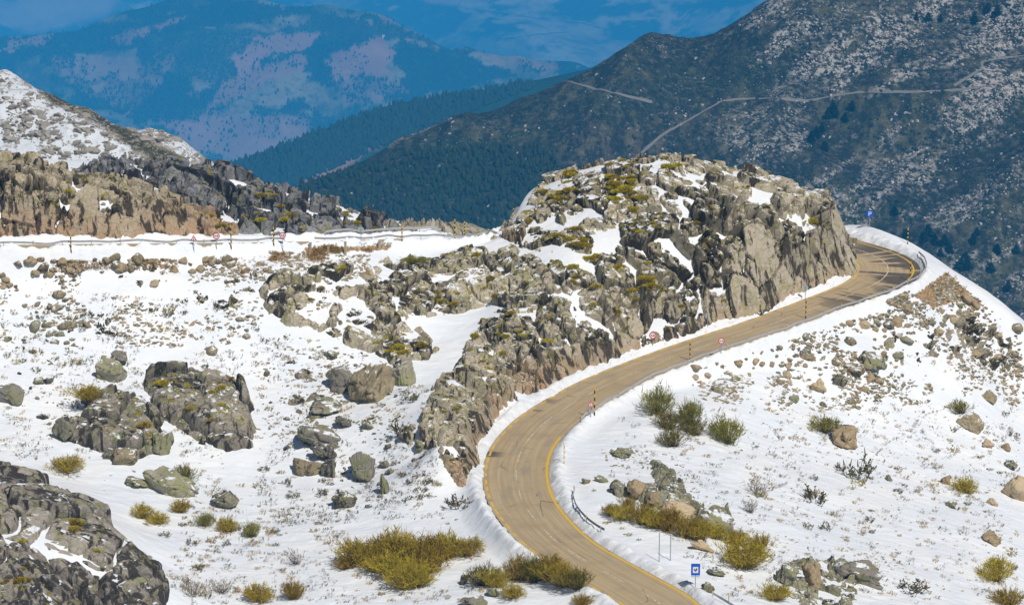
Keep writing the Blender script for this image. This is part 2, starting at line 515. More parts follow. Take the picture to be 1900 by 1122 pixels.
CTRL = [
    # cliff foot beside the lower road
    (862, 893, -0.2), (880, 830, 0.3), (905, 775, 0.7), (972, 724, 1.2), (1075, 695, 1.9), (1200, 650, 3.0), (1350, 600, 4.4), (1480, 560, 5.4), (1555, 528, 6.2),
    # knoll
    (1400, 500, 11.0), (1400, 420, 16.2), (1500, 480, 10.5), (1480, 400, 16.6), (1545, 400, 13.5), (1535, 366, 16.9), (1450, 332, 19.2),
    (1400, 365, 19.0), (1380, 320, 20.4), (1300, 304, 23.0), (1180, 292, 24.2), (1100, 304, 23.0), (1015, 332, 20.6), (1240, 292, 24.2),
    (1180, 450, 15.6), (1180, 550, 9.7), (1180, 380, 19.5), (1300, 500, 11.5), (1300, 450, 15.0), (1300, 380, 19.4), (1050, 620, 6.6), (1050, 560, 9.8), (1050, 500, 13.2),
    (1050, 450, 15.6), (1050, 400, 17.8), (965, 640, 6.3), (955, 590, 8.8), (950, 520, 11.6), (955, 460, 14.4), (965, 405, 17.2), (915, 440, 14.4),
    (900, 690, 5.6), (855, 700, 6.4), (850, 760, 5.0), (825, 805, 4.4), (800, 770, 5.0), (780, 850, 0.6), (830, 870, 1.4),
    # left slope
    (900, 560, 9.0), (880, 500, 12.4), (880, 470, 13.6), (800, 560, 9.3), (800, 630, 6.0), (780, 470, 14.2), (800, 720, 3.4), (700, 880, -1.6), (700, 700, 4.0), (700, 600, 8.6), (700, 520, 12.6), (700, 480, 14.6),
    (500, 880, -2.0), (500, 780, 1.6), (500, 700, 4.6), (500, 600, 9.6), (500, 520, 14.0), (500, 480, 16.1), (250, 880, -0.8), (250, 780, 2.4), (250, 700, 5.4), (250, 600, 10.6), (250, 520, 15.0), (250, 482, 17.0),
    (0, 820, 2.2), (0, 780, 3.4), (0, 700, 6.4), (0, 600, 11.2), (0, 520, 15.6), (0, 484, 17.7), (-250, 880, 1.0), (-250, 700, 7), (-250, 482, 18.3),
    (400, 980, -3.0), (260, 980, -2.0), (180, 900, -0.6), (0, 960, 6.4), (0, 1045, 5.0), (0, 880, 5.2), (-200, 1050, 6.0), (-200, 960, 7.5), (60, 905, 5.4), (140, 945, 4.4), (215, 1010, 2.6), (150, 1030, 3.2), (150, 1110, -0.6), (230, 1060, 0.8), (285, 1075, -1.2), (310, 1060, -2.9), (0, 1130, 0.4), (-200, 1140, 1.5), (0, 1200, -0.5), (200, 1180, -2.6), (320, 1140, -3.5), (600, 1050, -3.2), (600, 1160, -3.6), (700, 980, -2.6),
    (850, 960, -1.3), (850, 1050, -2.1), (900, 1160, -2.4), (1050, 1130, -1.5),
    # right: inside the bend and below the road
    (1100, 850, 0.4), (1100, 930, 0.1), (1200, 900, 0.0), (1300, 950, -0.9), (1250, 1020, -0.9), (1300, 1100, -1.6), (1400, 1160, -2.4), (1200, 800, 0.4), (1300, 850, -1.2), (1300, 750, 0.6), (1200, 745, 1.2),
    (1400, 700, 0.6), (1400, 800, -2.6), (1500, 650, 2.0), (1500, 750, -3.6), (1500, 850, -5.6), (1500, 950, -5.4), (1500, 1122, -4.6), (1420, 1000, -3.2),
    (1600, 590, 4.0), (1700, 555, 5.2), (1700, 650, -0.6), (1700, 750, -6.3), (1700, 850, -9.4), (1700, 950, -9.6), (1700, 1122, -7.6), (1600, 650, 1.2),
    (1760, 512, 5.9), (1800, 541, 3.9), (1850, 578, 1.2), (1900, 610, -1.6), (1850, 700, -7.0), (1900, 700, -8.0), (1850, 850, -12.5), (1850, 1000, -12.2), (1850, 1122, -10.4), (2100, 760, -17), (2100, 1000, -19),
    (1725, 480, 6.9), (1690, 447, 7.9), (1640, 428, 8.7), (1600, 418, 9.2), (1560, 414, 9.6),
    # left cliffs behind the upper road
    (-150, 440, 19.6), (-150, 340, 28.0), (0, 448, 19.2), (0, 400, 22.0), (0, 335, 26.6), (0, 300, 27.0), (100, 335, 26.0), (130, 440, 19.0), (150, 400, 21.6), (200, 365, 24.0), (270, 440, 18.4), (300, 400, 20.8), (340, 440, 17.7), (400, 445, 17.0), (430, 435, 16.9), (540, 440, 16.2),
    (240, 302, 25.2), (140, 318, 26.0), (330, 312, 24.0), (420, 318, 22.8), (420, 390, 18.6), (520, 346, 20.6), (520, 415, 17.0), (620, 379, 18.4), (640, 430, 15.8), (720, 414, 15.6), (730, 437, 14.9), (800, 420, 14.8), (880, 431, 13.9)]
cpts = [at_z(*p) for p in CTRL]
cpts += [np.array(p, float) for p in [
    # beyond the crest lines everything drops to the valley
    (72, 425, 0), (82, 424, -8), (98, 425, -24), (100, 470, -60), (70, 445, -8), (58, 442, 2), (50, 450, 2), (40, 455, 0), (70, 470, -30), (20, 456, 3), (0, 450, 4), (20, 475, -20), (50, 475, -25), (-15, 425, 4), (-20, 440, -2), (-25, 475, -20),
    (-35, 418, 7), (-45, 440, 3), (-60, 470, -4), (-95, 430, 18), (-100, 470, 4), (-70, 420, 17), (30, 424, 8.6), (20, 426, 8.6), (44, 421, 8.6), (10, 424, 8.8),
    (98, 380, -30), (98, 330, -32), (80, 280, -20), (60, 262, -9), (0, 262, -4), (-50, 262, 2), (-85, 300, 8), (98, 262, -26)]]
cpts = np.array(cpts)
T0 = rbf(cpts[:, :2], cpts[:, 2], 50.0)

GS = 0.3
gx = np.arange(-104, 108, GS); gy = np.arange(258, 478, GS)
GX, GY = np.meshgrid(gx, gy)
TZ = T0(np.stack([GX, GY], -1))
TZ = blur(TZ, 1.0 / GS)
TZ_mass = TZ.copy()
# distance to the road, road height and side at every grid point
RD = np.full(TZ.shape, 1e9); RZ = np.zeros(TZ.shape); RSD = np.zeros(TZ.shape); RS = np.zeros(TZ.shape); RH = np.full(TZ.shape, 4.2)
for k in range(len(CL)):
    x, y, z = CL[k]
    i0, i1 = np.searchsorted(gx, [x - 13, x + 13]); j0, j1 = np.searchsorted(gy, [y - 13, y + 13])
    if i1 <= i0 or j1 <= j0: continue
    sl_ = (slice(j0, j1), slice(i0, i1))
    dx, dy = GX[sl_] - x, GY[sl_] - y
    dd = np.hypot(dx, dy)
    m = dd < RD[sl_]
    for A, v in ((RD, dd), (RZ, z), (RSD, dx * CN[k, 0] + dy * CN[k, 1]), (RS, CS[k]), (RH, HW[k])):
        A[sl_] = np.where(m, v, A[sl_])
UP = RS > S_HAIR + 45          # the upper road
P2 = np.stack([GX, GY, 0 * GX], -1)
e = RD - RH                    # metres outside the asphalt edge
ew = e + 0.30 * fbm(P2 * 0.5, 3, 5) + 0.28 * fbm(P2 * 1.5, 2, 6)
blend = 1 - sstep(0.8, 3.6, e)
TZ = TZ * (1 - blend) + (RZ + 0.22) * blend
bank = np.exp(-((e - 1.15) / 0.65) ** 2) * (0.30 + 0.34 * (fbm(P2 * 0.9, 3, 9) + 0.4)) * np.where(UP, np.where(RSD > 0, 2.6, 1.5), 1.0)
lump = np.exp(-((e - 1.1) / 0.9) ** 2) * (0.20 * fbm(P2 * 1.9, 3, 10) + 0.22 * np.clip(fbm(P2 * 3.0, 2, 11), 0, 1))
TZ = TZ + np.clip(bank, 0, 2) + lump
edge = 1 - sstep(-0.35, 0.40, ew)
s868 = CS[np.argmin(np.where(CS > S_HAIR + 60, np.abs(pxc - 800), 1e9))]
COVER = sstep(S_HAIR + 34, S_HAIR + 44, RS) * (1 - sstep(s868 - 8, s868 + 10, RS + 2 * fbm(P2 * 0.4, 3, 77)))
TZ = TZ * (1 - edge) + (RZ - 0.35 + 0.62 * COVER) * edge
# drifts and wind ripples of the open snow
open_ = sstep(2.5, 5.0, e)
TZ = TZ + open_ * (0.42 * fbm(P2 * 0.13, 4, 21) + 0.10 * fbm(P2 * np.array([0.45, 1.0, 1]), 4, 22))
DIRT = np.exp(-(np.clip(e - 0.2, 0, 9) / 1.3) ** 2) * (0.55 + 0.6 * fbm(P2 * 0.5, 3, 31)) * (~UP)
DIRT = np.clip(DIRT, 0, 1)


def bil(A, x, y):
    fx = np.clip((x - gx[0]) / GS, 0, len(gx) - 1.001); fy = np.clip((y - gy[0]) / GS, 0, len(gy) - 1.001)
    i, j = fx.astype(int), fy.astype(int); u, v = fx - i, fy - j
    return A[j, i] * (1 - u) * (1 - v) + A[j, i + 1] * u * (1 - v) + A[j + 1, i] * (1 - u) * v + A[j + 1, i + 1] * u * v


def hit(px, py):
    """where a photo pixel's ray meets the near terrain (closest approach at a crest)"""
    px = np.atleast_1d(np.asarray(px, float)); py = np.atleast_1d(np.asarray(py, float))
    dr = ray(px, py)
    ys = np.arange(260, 470, 0.4)
    out = np.zeros((len(px), 3))
    for k in range(len(px)):
        t = ys / dr[k, 1]
        X = dr[k, 0] * t; Z = CZ + dr[k, 2] * t
        g = Z - bil(TZ, X, ys)
        neg = np.nonzero(g < 0)[0]
        j = neg[0] if len(neg) else int(np.argmin(np.where(ys < 440, g, 1e9)))
        out[k] = (X[j], ys[j], bil(TZ, X[j:j + 1], ys[j:j + 1])[0])
    return out


GPX, GPY = project(np.stack([GX, GY, TZ], -1))
SOIL = np.zeros(TZ.shape)
for poly_, k_, sf in (([(1690, 548), (1757, 502), (1800, 541), (1840, 575), (1780, 560), (1730, 575)], 0.80, 10), ([(560, 456), (730, 450), (722, 466), (640, 470), (560, 472)], 0.66, 5), ([(40, 486), (320, 482), (330, 494), (60, 500)], 0.46, 6),
                      ([(370, 474), (620, 468), (610, 492), (520, 500), (400, 492)], 0.52, 6), ([(740, 478), (900, 472), (1000, 478), (890, 492), (760, 492)], 0.42, 6), ([(1780, 540), (1900, 610), (1900, 680), (1800, 600)], 0.46, 16)):
    SOIL = np.maximum(SOIL, k_ * sstep(-sf, sf, poly_sd(np.array(poly_, float), GPX, GPY)))
keep = (np.abs(GX) < GY * 0.19 + 14)
V = np.stack([GX, GY, TZ], -1).reshape(-1, 3)
Q = grid_faces(len(gy), len(gx), keep)
V_, Q_, at_ = compact(V, Q, {'dirt': DIRT.ravel(), 'soil': SOIL.ravel()})
ground = link('snow_ground', mesh_np('snow_ground', V_, Q_, M['snow'], at_))
tag(ground, kind='structure')

# ------------------------------------------------------------------ road
def ribbon(name, i0, i1, o0, o1, lift, mat, ncross=2, step=1, parent=None, dash=None, noise_edge=0.0, kind='structure', smin=None):
    """strip beside the centreline between lateral offsets o0..o1 (fractions handled by caller)"""
    idx = np.arange(i0, i1, step)
    fr = np.linspace(0, 1, ncross)
    off0 = o0[idx] if isinstance(o0, np.ndarray) else np.full(len(idx), o0)
    off1 = o1[idx] if isinstance(o1, np.ndarray) else np.full(len(idx), o1)
    off = off0[:, None] * (1 - fr) + off1[:, None] * fr
    P = CL[idx][:, None, :].repeat(ncross, 1).copy()
    P[..., 0] += CN[idx, 0][:, None] * off; P[..., 1] += CN[idx, 1][:, None] * off
    P[..., 2] += lift
    uv = np.stack([off, CS[idx][:, None].repeat(ncross, 1)], -1)
    f = grid_faces(len(idx), ncross)
    if dash:
        on, per, ph = dash
        sk = CS[idx][:-1]
        okr = ((sk + ph) % per) < on
        f = f[np.repeat(okr, ncross - 1)]
    V, f, at = compact(P.reshape(-1, 3), f, {'uvx': uv.reshape(-1, 2)})
    me = mesh_np(name, V, f, mat, uv=at['uvx'])
    o = link(name, me)
    return tag(o, kind=kind)


def mat_road():
    n = N('sanded_asphalt')
    uv = n.coord('UV')
    st = n.noise(n.coord('UV', scale=(2.2, 0.05, 1)), 1.0, 5, 0.6)
    st2 = n.noise(n.coord('UV', scale=(5.5, 0.10, 1)), 1.0, 4, 0.6)
    pat = n.noise(uv, 0.22, 4, 0.6)
    fine = n.noise(uv, 4.0, 5, 0.75)
    col = n.mix(n.ramp(st, 0.32, 0.68), (0.40, 0.295, 0.165), (0.50, 0.385, 0.23))
    col = n.mix(n.ramp(st2, 0.5, 0.75, 0, 0.35), col, (0.56, 0.44, 0.27))
    col = n.mix(n.ramp(pat, 0.45, 0.75, 0, 0.5), col, (0.32, 0.235, 0.135))
    col = n.mix(n.ramp(fine, 0.62, 0.8, 0, 0.5), col, (0.13, 0.10, 0.07))
    col = n.mix(n.ramp(n.noise(n.coord('UV', scale=(0.5, 0.12, 1)), 1.0, 5, 0.7), 0.5, 0.66, 0, 0.55), col, (0.30, 0.26, 0.21))
    col = n.mix(n.ramp(n.noise(n.coord('UV', scale=(1.2, 0.5, 1)), 1.0, 5, 0.8), 0.60, 0.72, 0, 0.5), col, (0.17, 0.135, 0.10))
    # melt water running across the carriageway
    wn = n.noise(n.coord('UV', scale=(0.05, 0.62, 1), rot=(0, 0, 0.35)), 1.0, 4, 0.6, 0.4)
    sv = n.n('ShaderNodeSeparateXYZ'); n.l(n.coord('UV'), sv.inputs[0])
    h0 = n.ramp(sv.outputs[1], S_HAIR - 30, S_HAIR - 14)
    h1 = n.ramp(sv.outputs[1], S_HAIR + 17, S_HAIR + 8)
    wet = n.math('MULTIPLY', n.math('MULTIPLY', h0, h1), n.ramp(n.math('ADD', wn, n.ramp(sv.outputs[0], -5, 3, 0.10, -0.10, False)), 0.46, 0.52))
    # narrow trickles near the outside of the lower bend
    wn2 = n.noise(n.coord('UV', scale=(0.03, 0.28, 1), rot=(0, 0, -0.2)), 1.0, 2, 0.4)
    g0 = n.ramp(sv.outputs[0], 1.6, 3.4)
    g1 = n.math('MULTIPLY', n.ramp(sv.outputs[1], 25, 40), n.ramp(sv.outputs[1], 92, 80))
    wet2 = n.math('MULTIPLY', n.math('MULTIPLY', g0, g1), n.ramp(wn2, 0.62, 0.66))
    wet = n.math('MAXIMUM', wet, wet2)
    col = n.mix(n.math('MULTIPLY', wet, 0.85), col, (0.07, 0.062, 0.06))
    # patched cracks
    vo = n.n('ShaderNodeTexVoronoi', feature='DISTANCE_TO_EDGE'); n.l(n.coord('UV', scale=(0.16, 0.09, 1)), vo.inputs['Vector']); vo.inputs['Scale'].default_value = 1.0
    ck = n.math('MULTIPLY', n.ramp(vo.outputs['Distance'], 0.010, 0.004), n.ramp(n.noise(uv, 0.16, 3), 0.5, 0.6))
    col = n.mix(n.math('MULTIPLY', ck, 0.6), col, (0.07, 0.06, 0.05))
    n.base(col)
    n.l(n.ramp(wet, 0, 1, 0.88, 0.62), n.b.inputs['Roughness'])
    n.bump(fine, 0.02, 0.5)
    return n.m


M['road'] = mat_road()


def mat_paint(name, c, wear):
    n = N(name); uv = n.coord('UV')
    n.base(n.mix(n.ramp(n.noise(uv, 2.0, 5, 0.7), 0.5 - 0.1 + wear, 0.62 + wear, 1, 0), (0.36, 0.27, 0.15), c))
    return n.m


M['line_yellow'] = mat_paint('line_yellow', (0.72, 0.45, 0.03), 0.13)
M['line_white'] = mat_paint('line_white', (0.68, 0.60, 0.45), 0.0)
ribbon('road', 0, len(CL), -HW, HW, 0.0, M['road'], 15)
i_bend = int(np.argmin(np.where(CS < S_HAIR - 60, CL[:, 0], 1e9)))
i_end = int(np.argmin(np.abs(CS - (S_HAIR + 24))))
# centre line: dashed, solid round the hairpin
iA = int(np.argmin(np.abs(CS - (S_HAIR - 12))))
iB = int(np.argmin(np.abs(CS - (S_HAIR + 10))))
ribbon('road_centre_line', 0, iA, -0.09, 0.09, 0.004, M['line_white'], 2, dash=(4.2, 7.6, 1.0))
ribbon('road_hairpin_line', iA, i_end, -0.10, 0.10, 0.004, M['line_white'], 2)
# edge lines: left side dashed yellow, right (inner) side solid yellow, outer side of the hairpin solid
L = HW - 0.42
ribbon('road_edge_line_dashed', 0, i_hair - 30, L - 0.13, L + 0.13, 0.004, M['line_yellow'], 2, dash=(1.5, 2.7, 0.3))
ribbon('road_edge_line_hairpin', i_hair - 30, i_end, L - 0.12, L + 0.12, 0.004, M['line_yellow'], 2, dash=(3.0, 3.6, 0.3))
iC = int(np.argmin(np.abs(CS - 72.0)))
ribbon('road_inner_edge_line', 0, iC, -L - 0.16, -L + 0.14, 0.004, M['line_yellow'], 2)
ribbon('road_outer_edge_line', int(np.argmin(np.abs(CS - (S_HAIR - 16)))), i_end, -L + 0.5, -L + 0.76, 0.004, M['line_yellow'], 2)

# ------------------------------------------------------------------ crags: jointed granite rising out of the snow
TZs = blur(TZ_mass, 1.6 / GS)
dzx = np.gradient(TZs, GS, axis=1); dzy = np.gradient(TZs, GS, axis=0)


def rot3(P, rx, ry, rz=0.0):
    m = np.array(Matrix.Rotation(rz, 3, 'Z') @ Matrix.Rotation(ry, 3, 'Y') @ Matrix.Rotation(rx, 3, 'X'))
    return P @ m.T


def crag(label, poly, mat, res=0.14, expand=0.0, bias_flat=-0.25, bias_steep=0.55, amp=(1.5, 0.55, 0.2), cell=(4.2, 4.2, 6.5), tilt=(0.0, 0.25), edge=1.6, seed=1, flat_gain=0.6, dome=0.0, drad=4.0, warm=None, name='rock_outcrop', cat='rock outcrop', ratio=0.44):
    pts = hit([p[0] for p in poly], [p[1] for p in poly])[:, :2]
    lo = pts.min(0) - expand - 2.5; hi = pts.max(0) + expand + 2.5
    xs = np.arange(lo[0], hi[0], res); ys = np.arange(lo[1], hi[1], res)
    X, Y = np.meshgrid(xs, ys)
    sd = poly_sd(pts, X, Y) + expand
    near = sd > -1.6
    Z = bil(TZ_mass, X, Y)
    # on the road side follow the ground as graded for the road
    rd = bil(np.minimum(RD, 50), X, Y) - bil(RH, X, Y)
    gxn = bil(dzx, X, Y); gyn = bil(dzy, X, Y)
    nl = np.sqrt(gxn ** 2 + gyn ** 2 + 1)
    Nn = np.stack([-gxn / nl, -gyn / nl, 1 / nl], -1)
    slope = np.hypot(gxn, gyn)
    Pg = np.stack([X, Y, Z], -1)
    k = np.nonzero(near.ravel())[0]
    P = Pg.reshape(-1, 3)[k]
    # domain warp then joint-aligned cells
    Wp = P + 0.6 * np.stack([fbm(P * 0.16 + o, 2, seed + 40) for o in (0, 31.7, 77.1)], -1)
    Wp = Wp + 0.06 * np.stack([fbm(P * 0.9 + o, 2, seed + 50) for o in (0, 31.7, 77.1)], -1)
    A = rot3(Wp, tilt[0], tilt[1])
    disp = np.zeros(len(k)); tone = np.zeros(len(k))
    sl1 = slope.ravel()[k]
    gain = flat_gain + (1.4 - flat_gain) * sstep(0.5, 1.2, sl1)
    cs = np.array(cell, float)
    for lev, a in enumerate(amp):
        f1, bd, rn, vc = voronoi(A / cs + 3.1 * lev, seed + 100 * lev, 0.85, 4.0)
        tl = (rn[:, 1:4] - 0.5) * 2
        disp += a * ((rn[:, 0] - 0.45) * 1.2 + (tl * vc).sum(-1) * (1.0, 0.9, 0.7)[lev])
        wd = (0.07, 0.09, 0.10)[lev]
        disp -= a * (0.8, 0.75, 0.5)[lev] * np.clip(1 - bd / wd, 0, 1) ** 1.5      # open joints
        disp -= a * 0.10 * np.clip(1 - bd / 0.25, 0, 1) ** 2                         # weathered arrises
        tone += (rn[:, 3] - 0.5) * (0.9, 0.6, 0.3)[lev]
        cs = cs * ratio
    disp = np.minimum(disp * gain, 0.9 + 1.6 * sstep(0.4, 1.0, sl1)) + 0.07 * fbm(P * 0.9, 3, seed + 60)
    sl1 = slope.ravel()[k]
    disp += bias_flat + (bias_steep - bias_flat) * sstep(0.38, 0.85, sl1) + 0.6 * fbm(P * 0.11, 3, seed + 62)
    s1 = sd.ravel()[k] + 0.7 * fbm(P * 0.5, 3, seed + 63)
    disp = disp - (1 - sstep(-0.2, edge, s1)) * 2.2
    r1 = rd.ravel()[k]
    disp = np.where(r1 < 6.0, np.minimum(disp, (r1 - 1.7) * 0.85), disp)
    V = Pg.reshape(-1, 3).copy()
    V[k] = P + Nn.reshape(-1, 3)[k] * disp[:, None] + (dome * sstep(-0.3, drad, s1))[:, None] * np.array([0.15, -0.25, 0.85])
    kp = np.zeros(X.size, bool)
    gz = bil(TZ, V[k, 0], V[k, 1])
    kp[k] = (V[k, 2] > gz - (3.0 if bias_flat < -0.4 else 0.7)) & (s1 > -1.4)
    if warm is None:
        wv = np.zeros(X.size)
    else:
        w0, w1 = warm                     # height above the road over which fresh warm rock fades out
        hr = Z - bil(np.where(RD < 12, RZ, -99), X, Y)
        wv = ((1 - sstep(w0, w1, hr)) * (hr < 60) * (rd < 12)).ravel() if w1 < 50 else np.full(X.size, w0)
    Qf = grid_faces(len(ys), len(xs))
    Qf = Qf[kp[Qf].any(1) & near.ravel()[Qf].all(1)]
    tn = np.zeros(X.size); tn[k] = tone
    V, Qf, at = compact(V, Qf, {'warm': wv, 'tone': tn})
    lab_ = np.arange(len(V))                       # keep the one connected sheet
    for _ in range(400):
        m_ = lab_[Qf].min(1); old = lab_.copy()
        for c_ in range(4): np.minimum.at(lab_, Qf[:, c_], m_)
        lab_ = lab_[lab_]
        if (old == lab_).all(): break
    u_, cnt = np.unique(lab_, return_counts=True)
    Qf = Qf[np.isin(lab_[Qf[:, 0]], u_[cnt >= max(200, 0.0 * cnt.max())])]
    V, Qf, at = compact(V, Qf, at)
    o = link(name, mesh_np(name, V, Qf, mat, at, smooth=False))
    o.data.polygons.foreach_set('use_smooth', np.zeros(len(Qf), bool))
    return tag(o, label, cat)


crag('big grey and green granite knoll with snowy ledges standing inside the hairpin of the road',
     [(1000, 470), (925, 440), (965, 398), (1008, 333), (1050, 318), (1100, 303), (1150, 291), (1230, 291), (1300, 302), (1400, 322), (1480, 340), (1535, 362), (1552, 400), (1563, 450), (1570, 508),
      (1556, 530), (1490, 560), (1420, 585), (1350, 603), (1270, 630), (1200, 655), (1130, 682), (1085, 695), (1060, 640), (1050, 560), (1020, 510)],
     M['granite'], res=0.14, expand=1.2, bias_flat=0.25, bias_steep=1.9, amp=(2.5, 0.95, 0.30), cell=(4.6, 4.6, 7.0), tilt=(0.05, 0.22), seed=3, warm=(0.0, 3.5))
crag('grey and rust granite cliff rising straight from the snow bank outside the lower bend',
     [(1100, 690), (1045, 708), (975, 724), (915, 757), (898, 790), (882, 835), (864, 893), (845, 885), (800, 815), (795, 775), (835, 700), (880, 650), (900, 600), (960, 585), (1040, 560), (1062, 640)],
     M['granite'], res=0.14, expand=1.7, bias_flat=0.8, bias_steep=1.8, amp=(2.0, 0.8, 0.26), cell=(3.4, 3.4, 7.0), tilt=(0.05, 0.30), seed=11, warm=(0.0, 3.5))
crag('broken grey slabs slanting down the snow slope between the upper road and the knoll',
     [(480, 540), (520, 500), (600, 498), (700, 480), (780, 478), (900, 462), (1000, 470), (1035, 540), (1000, 565), (920, 585), (870, 580), (800, 590), (770, 600), (830, 645), (760, 690), (690, 660), (600, 622), (500, 585)],
     M['granite'], res=0.15, expand=0.8, bias_flat=0.4, bias_steep=1.1, amp=(2.0, 0.8, 0.26), cell=(6.5, 4.0, 3.4), tilt=(0.1, 0.62), seed=23)
crag('dark squat rock outcrop with a stepped foot low on the left snow slope',
     [(150, 740), (200, 715), (270, 735), (302, 775), (300, 820), (318, 838), (260, 860), (180, 842), (100, 810), (105, 770), (150, 775)],
     M['granite_dark'], res=0.11, expand=0.5, bias_flat=0.45, bias_steep=0.7, dome=1.6, drad=3.0, flat_gain=0.75, amp=(1.5, 0.4, 0.14), cell=(6.0, 5.0, 4.6), tilt=(0.1, 0.5), seed=31)
crag('dark humped rock outcrop with green moss on its crest on the left snow slope',
     [(270, 690), (340, 690), (400, 688), (450, 703), (478, 760), (472, 832), (420, 840), (350, 820), (285, 765), (262, 720)],
     M['granite_dark'], res=0.11, expand=0.5, bias_flat=0.55, bias_steep=0.8, dome=2.0, drad=3.5, flat_gain=0.75, amp=(1.5, 0.4, 0.14), cell=(6.8, 5.6, 5.2), tilt=(0.1, 0.5), seed=37)
crag('massive dark granite crag with snow filled clefts filling the near bottom left corner',
     [(-120, 850), (0, 862), (60, 888), (140, 932), (215, 1000), (275, 1050), (306, 1105), (300, 1150), (240, 1190), (-120, 1190)],
     M['granite_corner'], res=0.10, expand=0.4, bias_flat=0.95, bias_steep=1.3, flat_gain=0.8, amp=(1.5, 0.34, 0.12), cell=(9.5, 7.5, 7.5), tilt=(0.15, 0.55), seed=43, edge=1.2)
crag('tan and rust road cut cliff behind the upper road at the left edge',
     [(-120, 452), (0, 452), (130, 450), (270, 450), (350, 448), (420, 446), (415, 425), (345, 392), (250, 352), (150, 335), (60, 312), (0, 296), (-120, 290)],
     M['granite_tan'], res=0.14, expand=3.0, bias_flat=0.75, bias_steep=1.5, amp=(2.0, 0.85, 0.28), cell=(3.4, 3.4, 5.0), tilt=(0.05, 0.15), seed=51, warm=(0.5, 5.0))
crag('dark grey cliff running behind the upper road and dropping to the saddle',
     [(140, 322), (240, 300), (330, 310), (420, 316), (520, 345), (620, 377), (720, 412), (740, 436), (640, 438), (560, 440), (450, 430), (425, 400), (340, 385), (250, 352)],
     M['granite_grey'], res=0.15, expand=1.2, bias_flat=0.9, bias_steep=1.9, flat_gain=0.9, amp=(2.2, 0.9, 0.3), cell=(3.0, 3.0, 8.0), tilt=(0.0, 0.12), seed=57)
crag('low pale rubble bank behind the guardrail on the saddle beside the knoll',
     [(720, 414), (800, 421), (880, 432), (905, 438), (880, 437), (730, 440)],
     M['granite_rubble'], res=0.14, expand=1.6, bias_flat=0.55, bias_steep=0.9, flat_gain=1.0, amp=(0.9, 0.7, 0.3), cell=(1.6, 1.6, 1.4), tilt=(0.0, 0.2), seed=61)
crag('long green slab ridge with a tan flank inside the lower bend beside the shrubs',
     [(1195, 855), (1240, 865), (1270, 900), (1300, 945), (1360, 950), (1362, 985), (1310, 985), (1240, 960), (1170, 925), (1140, 905), (1210, 905)],
     M['boulder_green'], res=0.10, expand=0.3, bias_flat=0.0, bias_steep=0.4, dome=0.8, drad=1.5, amp=(1.2, 0.4, 0.12), cell=(3.4, 2.2, 2.0), tilt=(0.1, 0.5), seed=67)
crag('cluster of green and tan slabs at the bottom edge right of the blue sign',
     [(1420, 1045), (1480, 1035), (1560, 1035), (1640, 1075), (1600, 1110), (1590, 1140), (1500, 1140), (1440, 1100)],
     M['boulder_green'], res=0.10, expand=0.3, bias_flat=-0.25, bias_steep=0.3, dome=0.3, drad=1.5, amp=(1.7, 0.65, 0.22), cell=(2.8, 2.2, 2.0), tilt=(0.1, 0.5), seed=71)


crag('scattered brown bedrock ledges in the snow under the middle of the upper road',
     [(330, 482), (480, 482), (520, 500), (490, 560), (470, 640), (400, 650), (350, 560), (150, 540), (160, 500)],
     M['granite'], res=0.13, expand=0.5, bias_flat=-0.62, bias_steep=-0.30, amp=(1.5, 0.7, 0.25), cell=(2.6, 1.7, 1.8), tilt=(0.1, 0.62), seed=83, edge=2.5)
crag('scattered dark bedrock ledges in the snow between the dark cluster and the cliff end',
     [(520, 640), (700, 670), (790, 720), (790, 800), (700, 850), (540, 840), (500, 740)],
     M['granite_dark'], res=0.12, expand=0.4, bias_flat=-0.75, bias_steep=-0.35, amp=(1.5, 0.7, 0.25), cell=(2.8, 1.8, 1.9), tilt=(0.1, 0.62), seed=89, edge=2.5)
crag('scattered bedrock ledges in the scree on the right slope below the hairpin',
     [(1480, 640), (1600, 600), (1700, 580), (1780, 570), (1880, 620), (1880, 700), (1700, 700), (1500, 700)],
     M['granite'], res=0.13, expand=0.4, bias_flat=-0.95, bias_steep=-0.55, amp=(1.4, 0.7, 0.25), cell=(2.2, 1.6, 1.7), tilt=(0.1, 0.6), seed=97, edge=2.5)
crag('low bedrock ledges in the snow at the far left between the two slopes of stones',
     [(-40, 560), (150, 560), (300, 600), (260, 640), (60, 700), (-40, 700)],
     M['granite_dark'], res=0.13, expand=0.4, bias_flat=-0.8, bias_steep=-0.6, amp=(1.4, 0.7, 0.25), cell=(2.4, 1.6, 1.7), tilt=(0.1, 0.6), seed=101, edge=2.5)

# ------------------------------------------------------------------ far mountains
def pmask(poly, PX, PY, soft=6.0, warp=None):
    sd = poly_sd(np.array(poly, float), PX, PY)
    if warp is not None: sd = sd + warp
    return sstep(-soft, soft, sd)


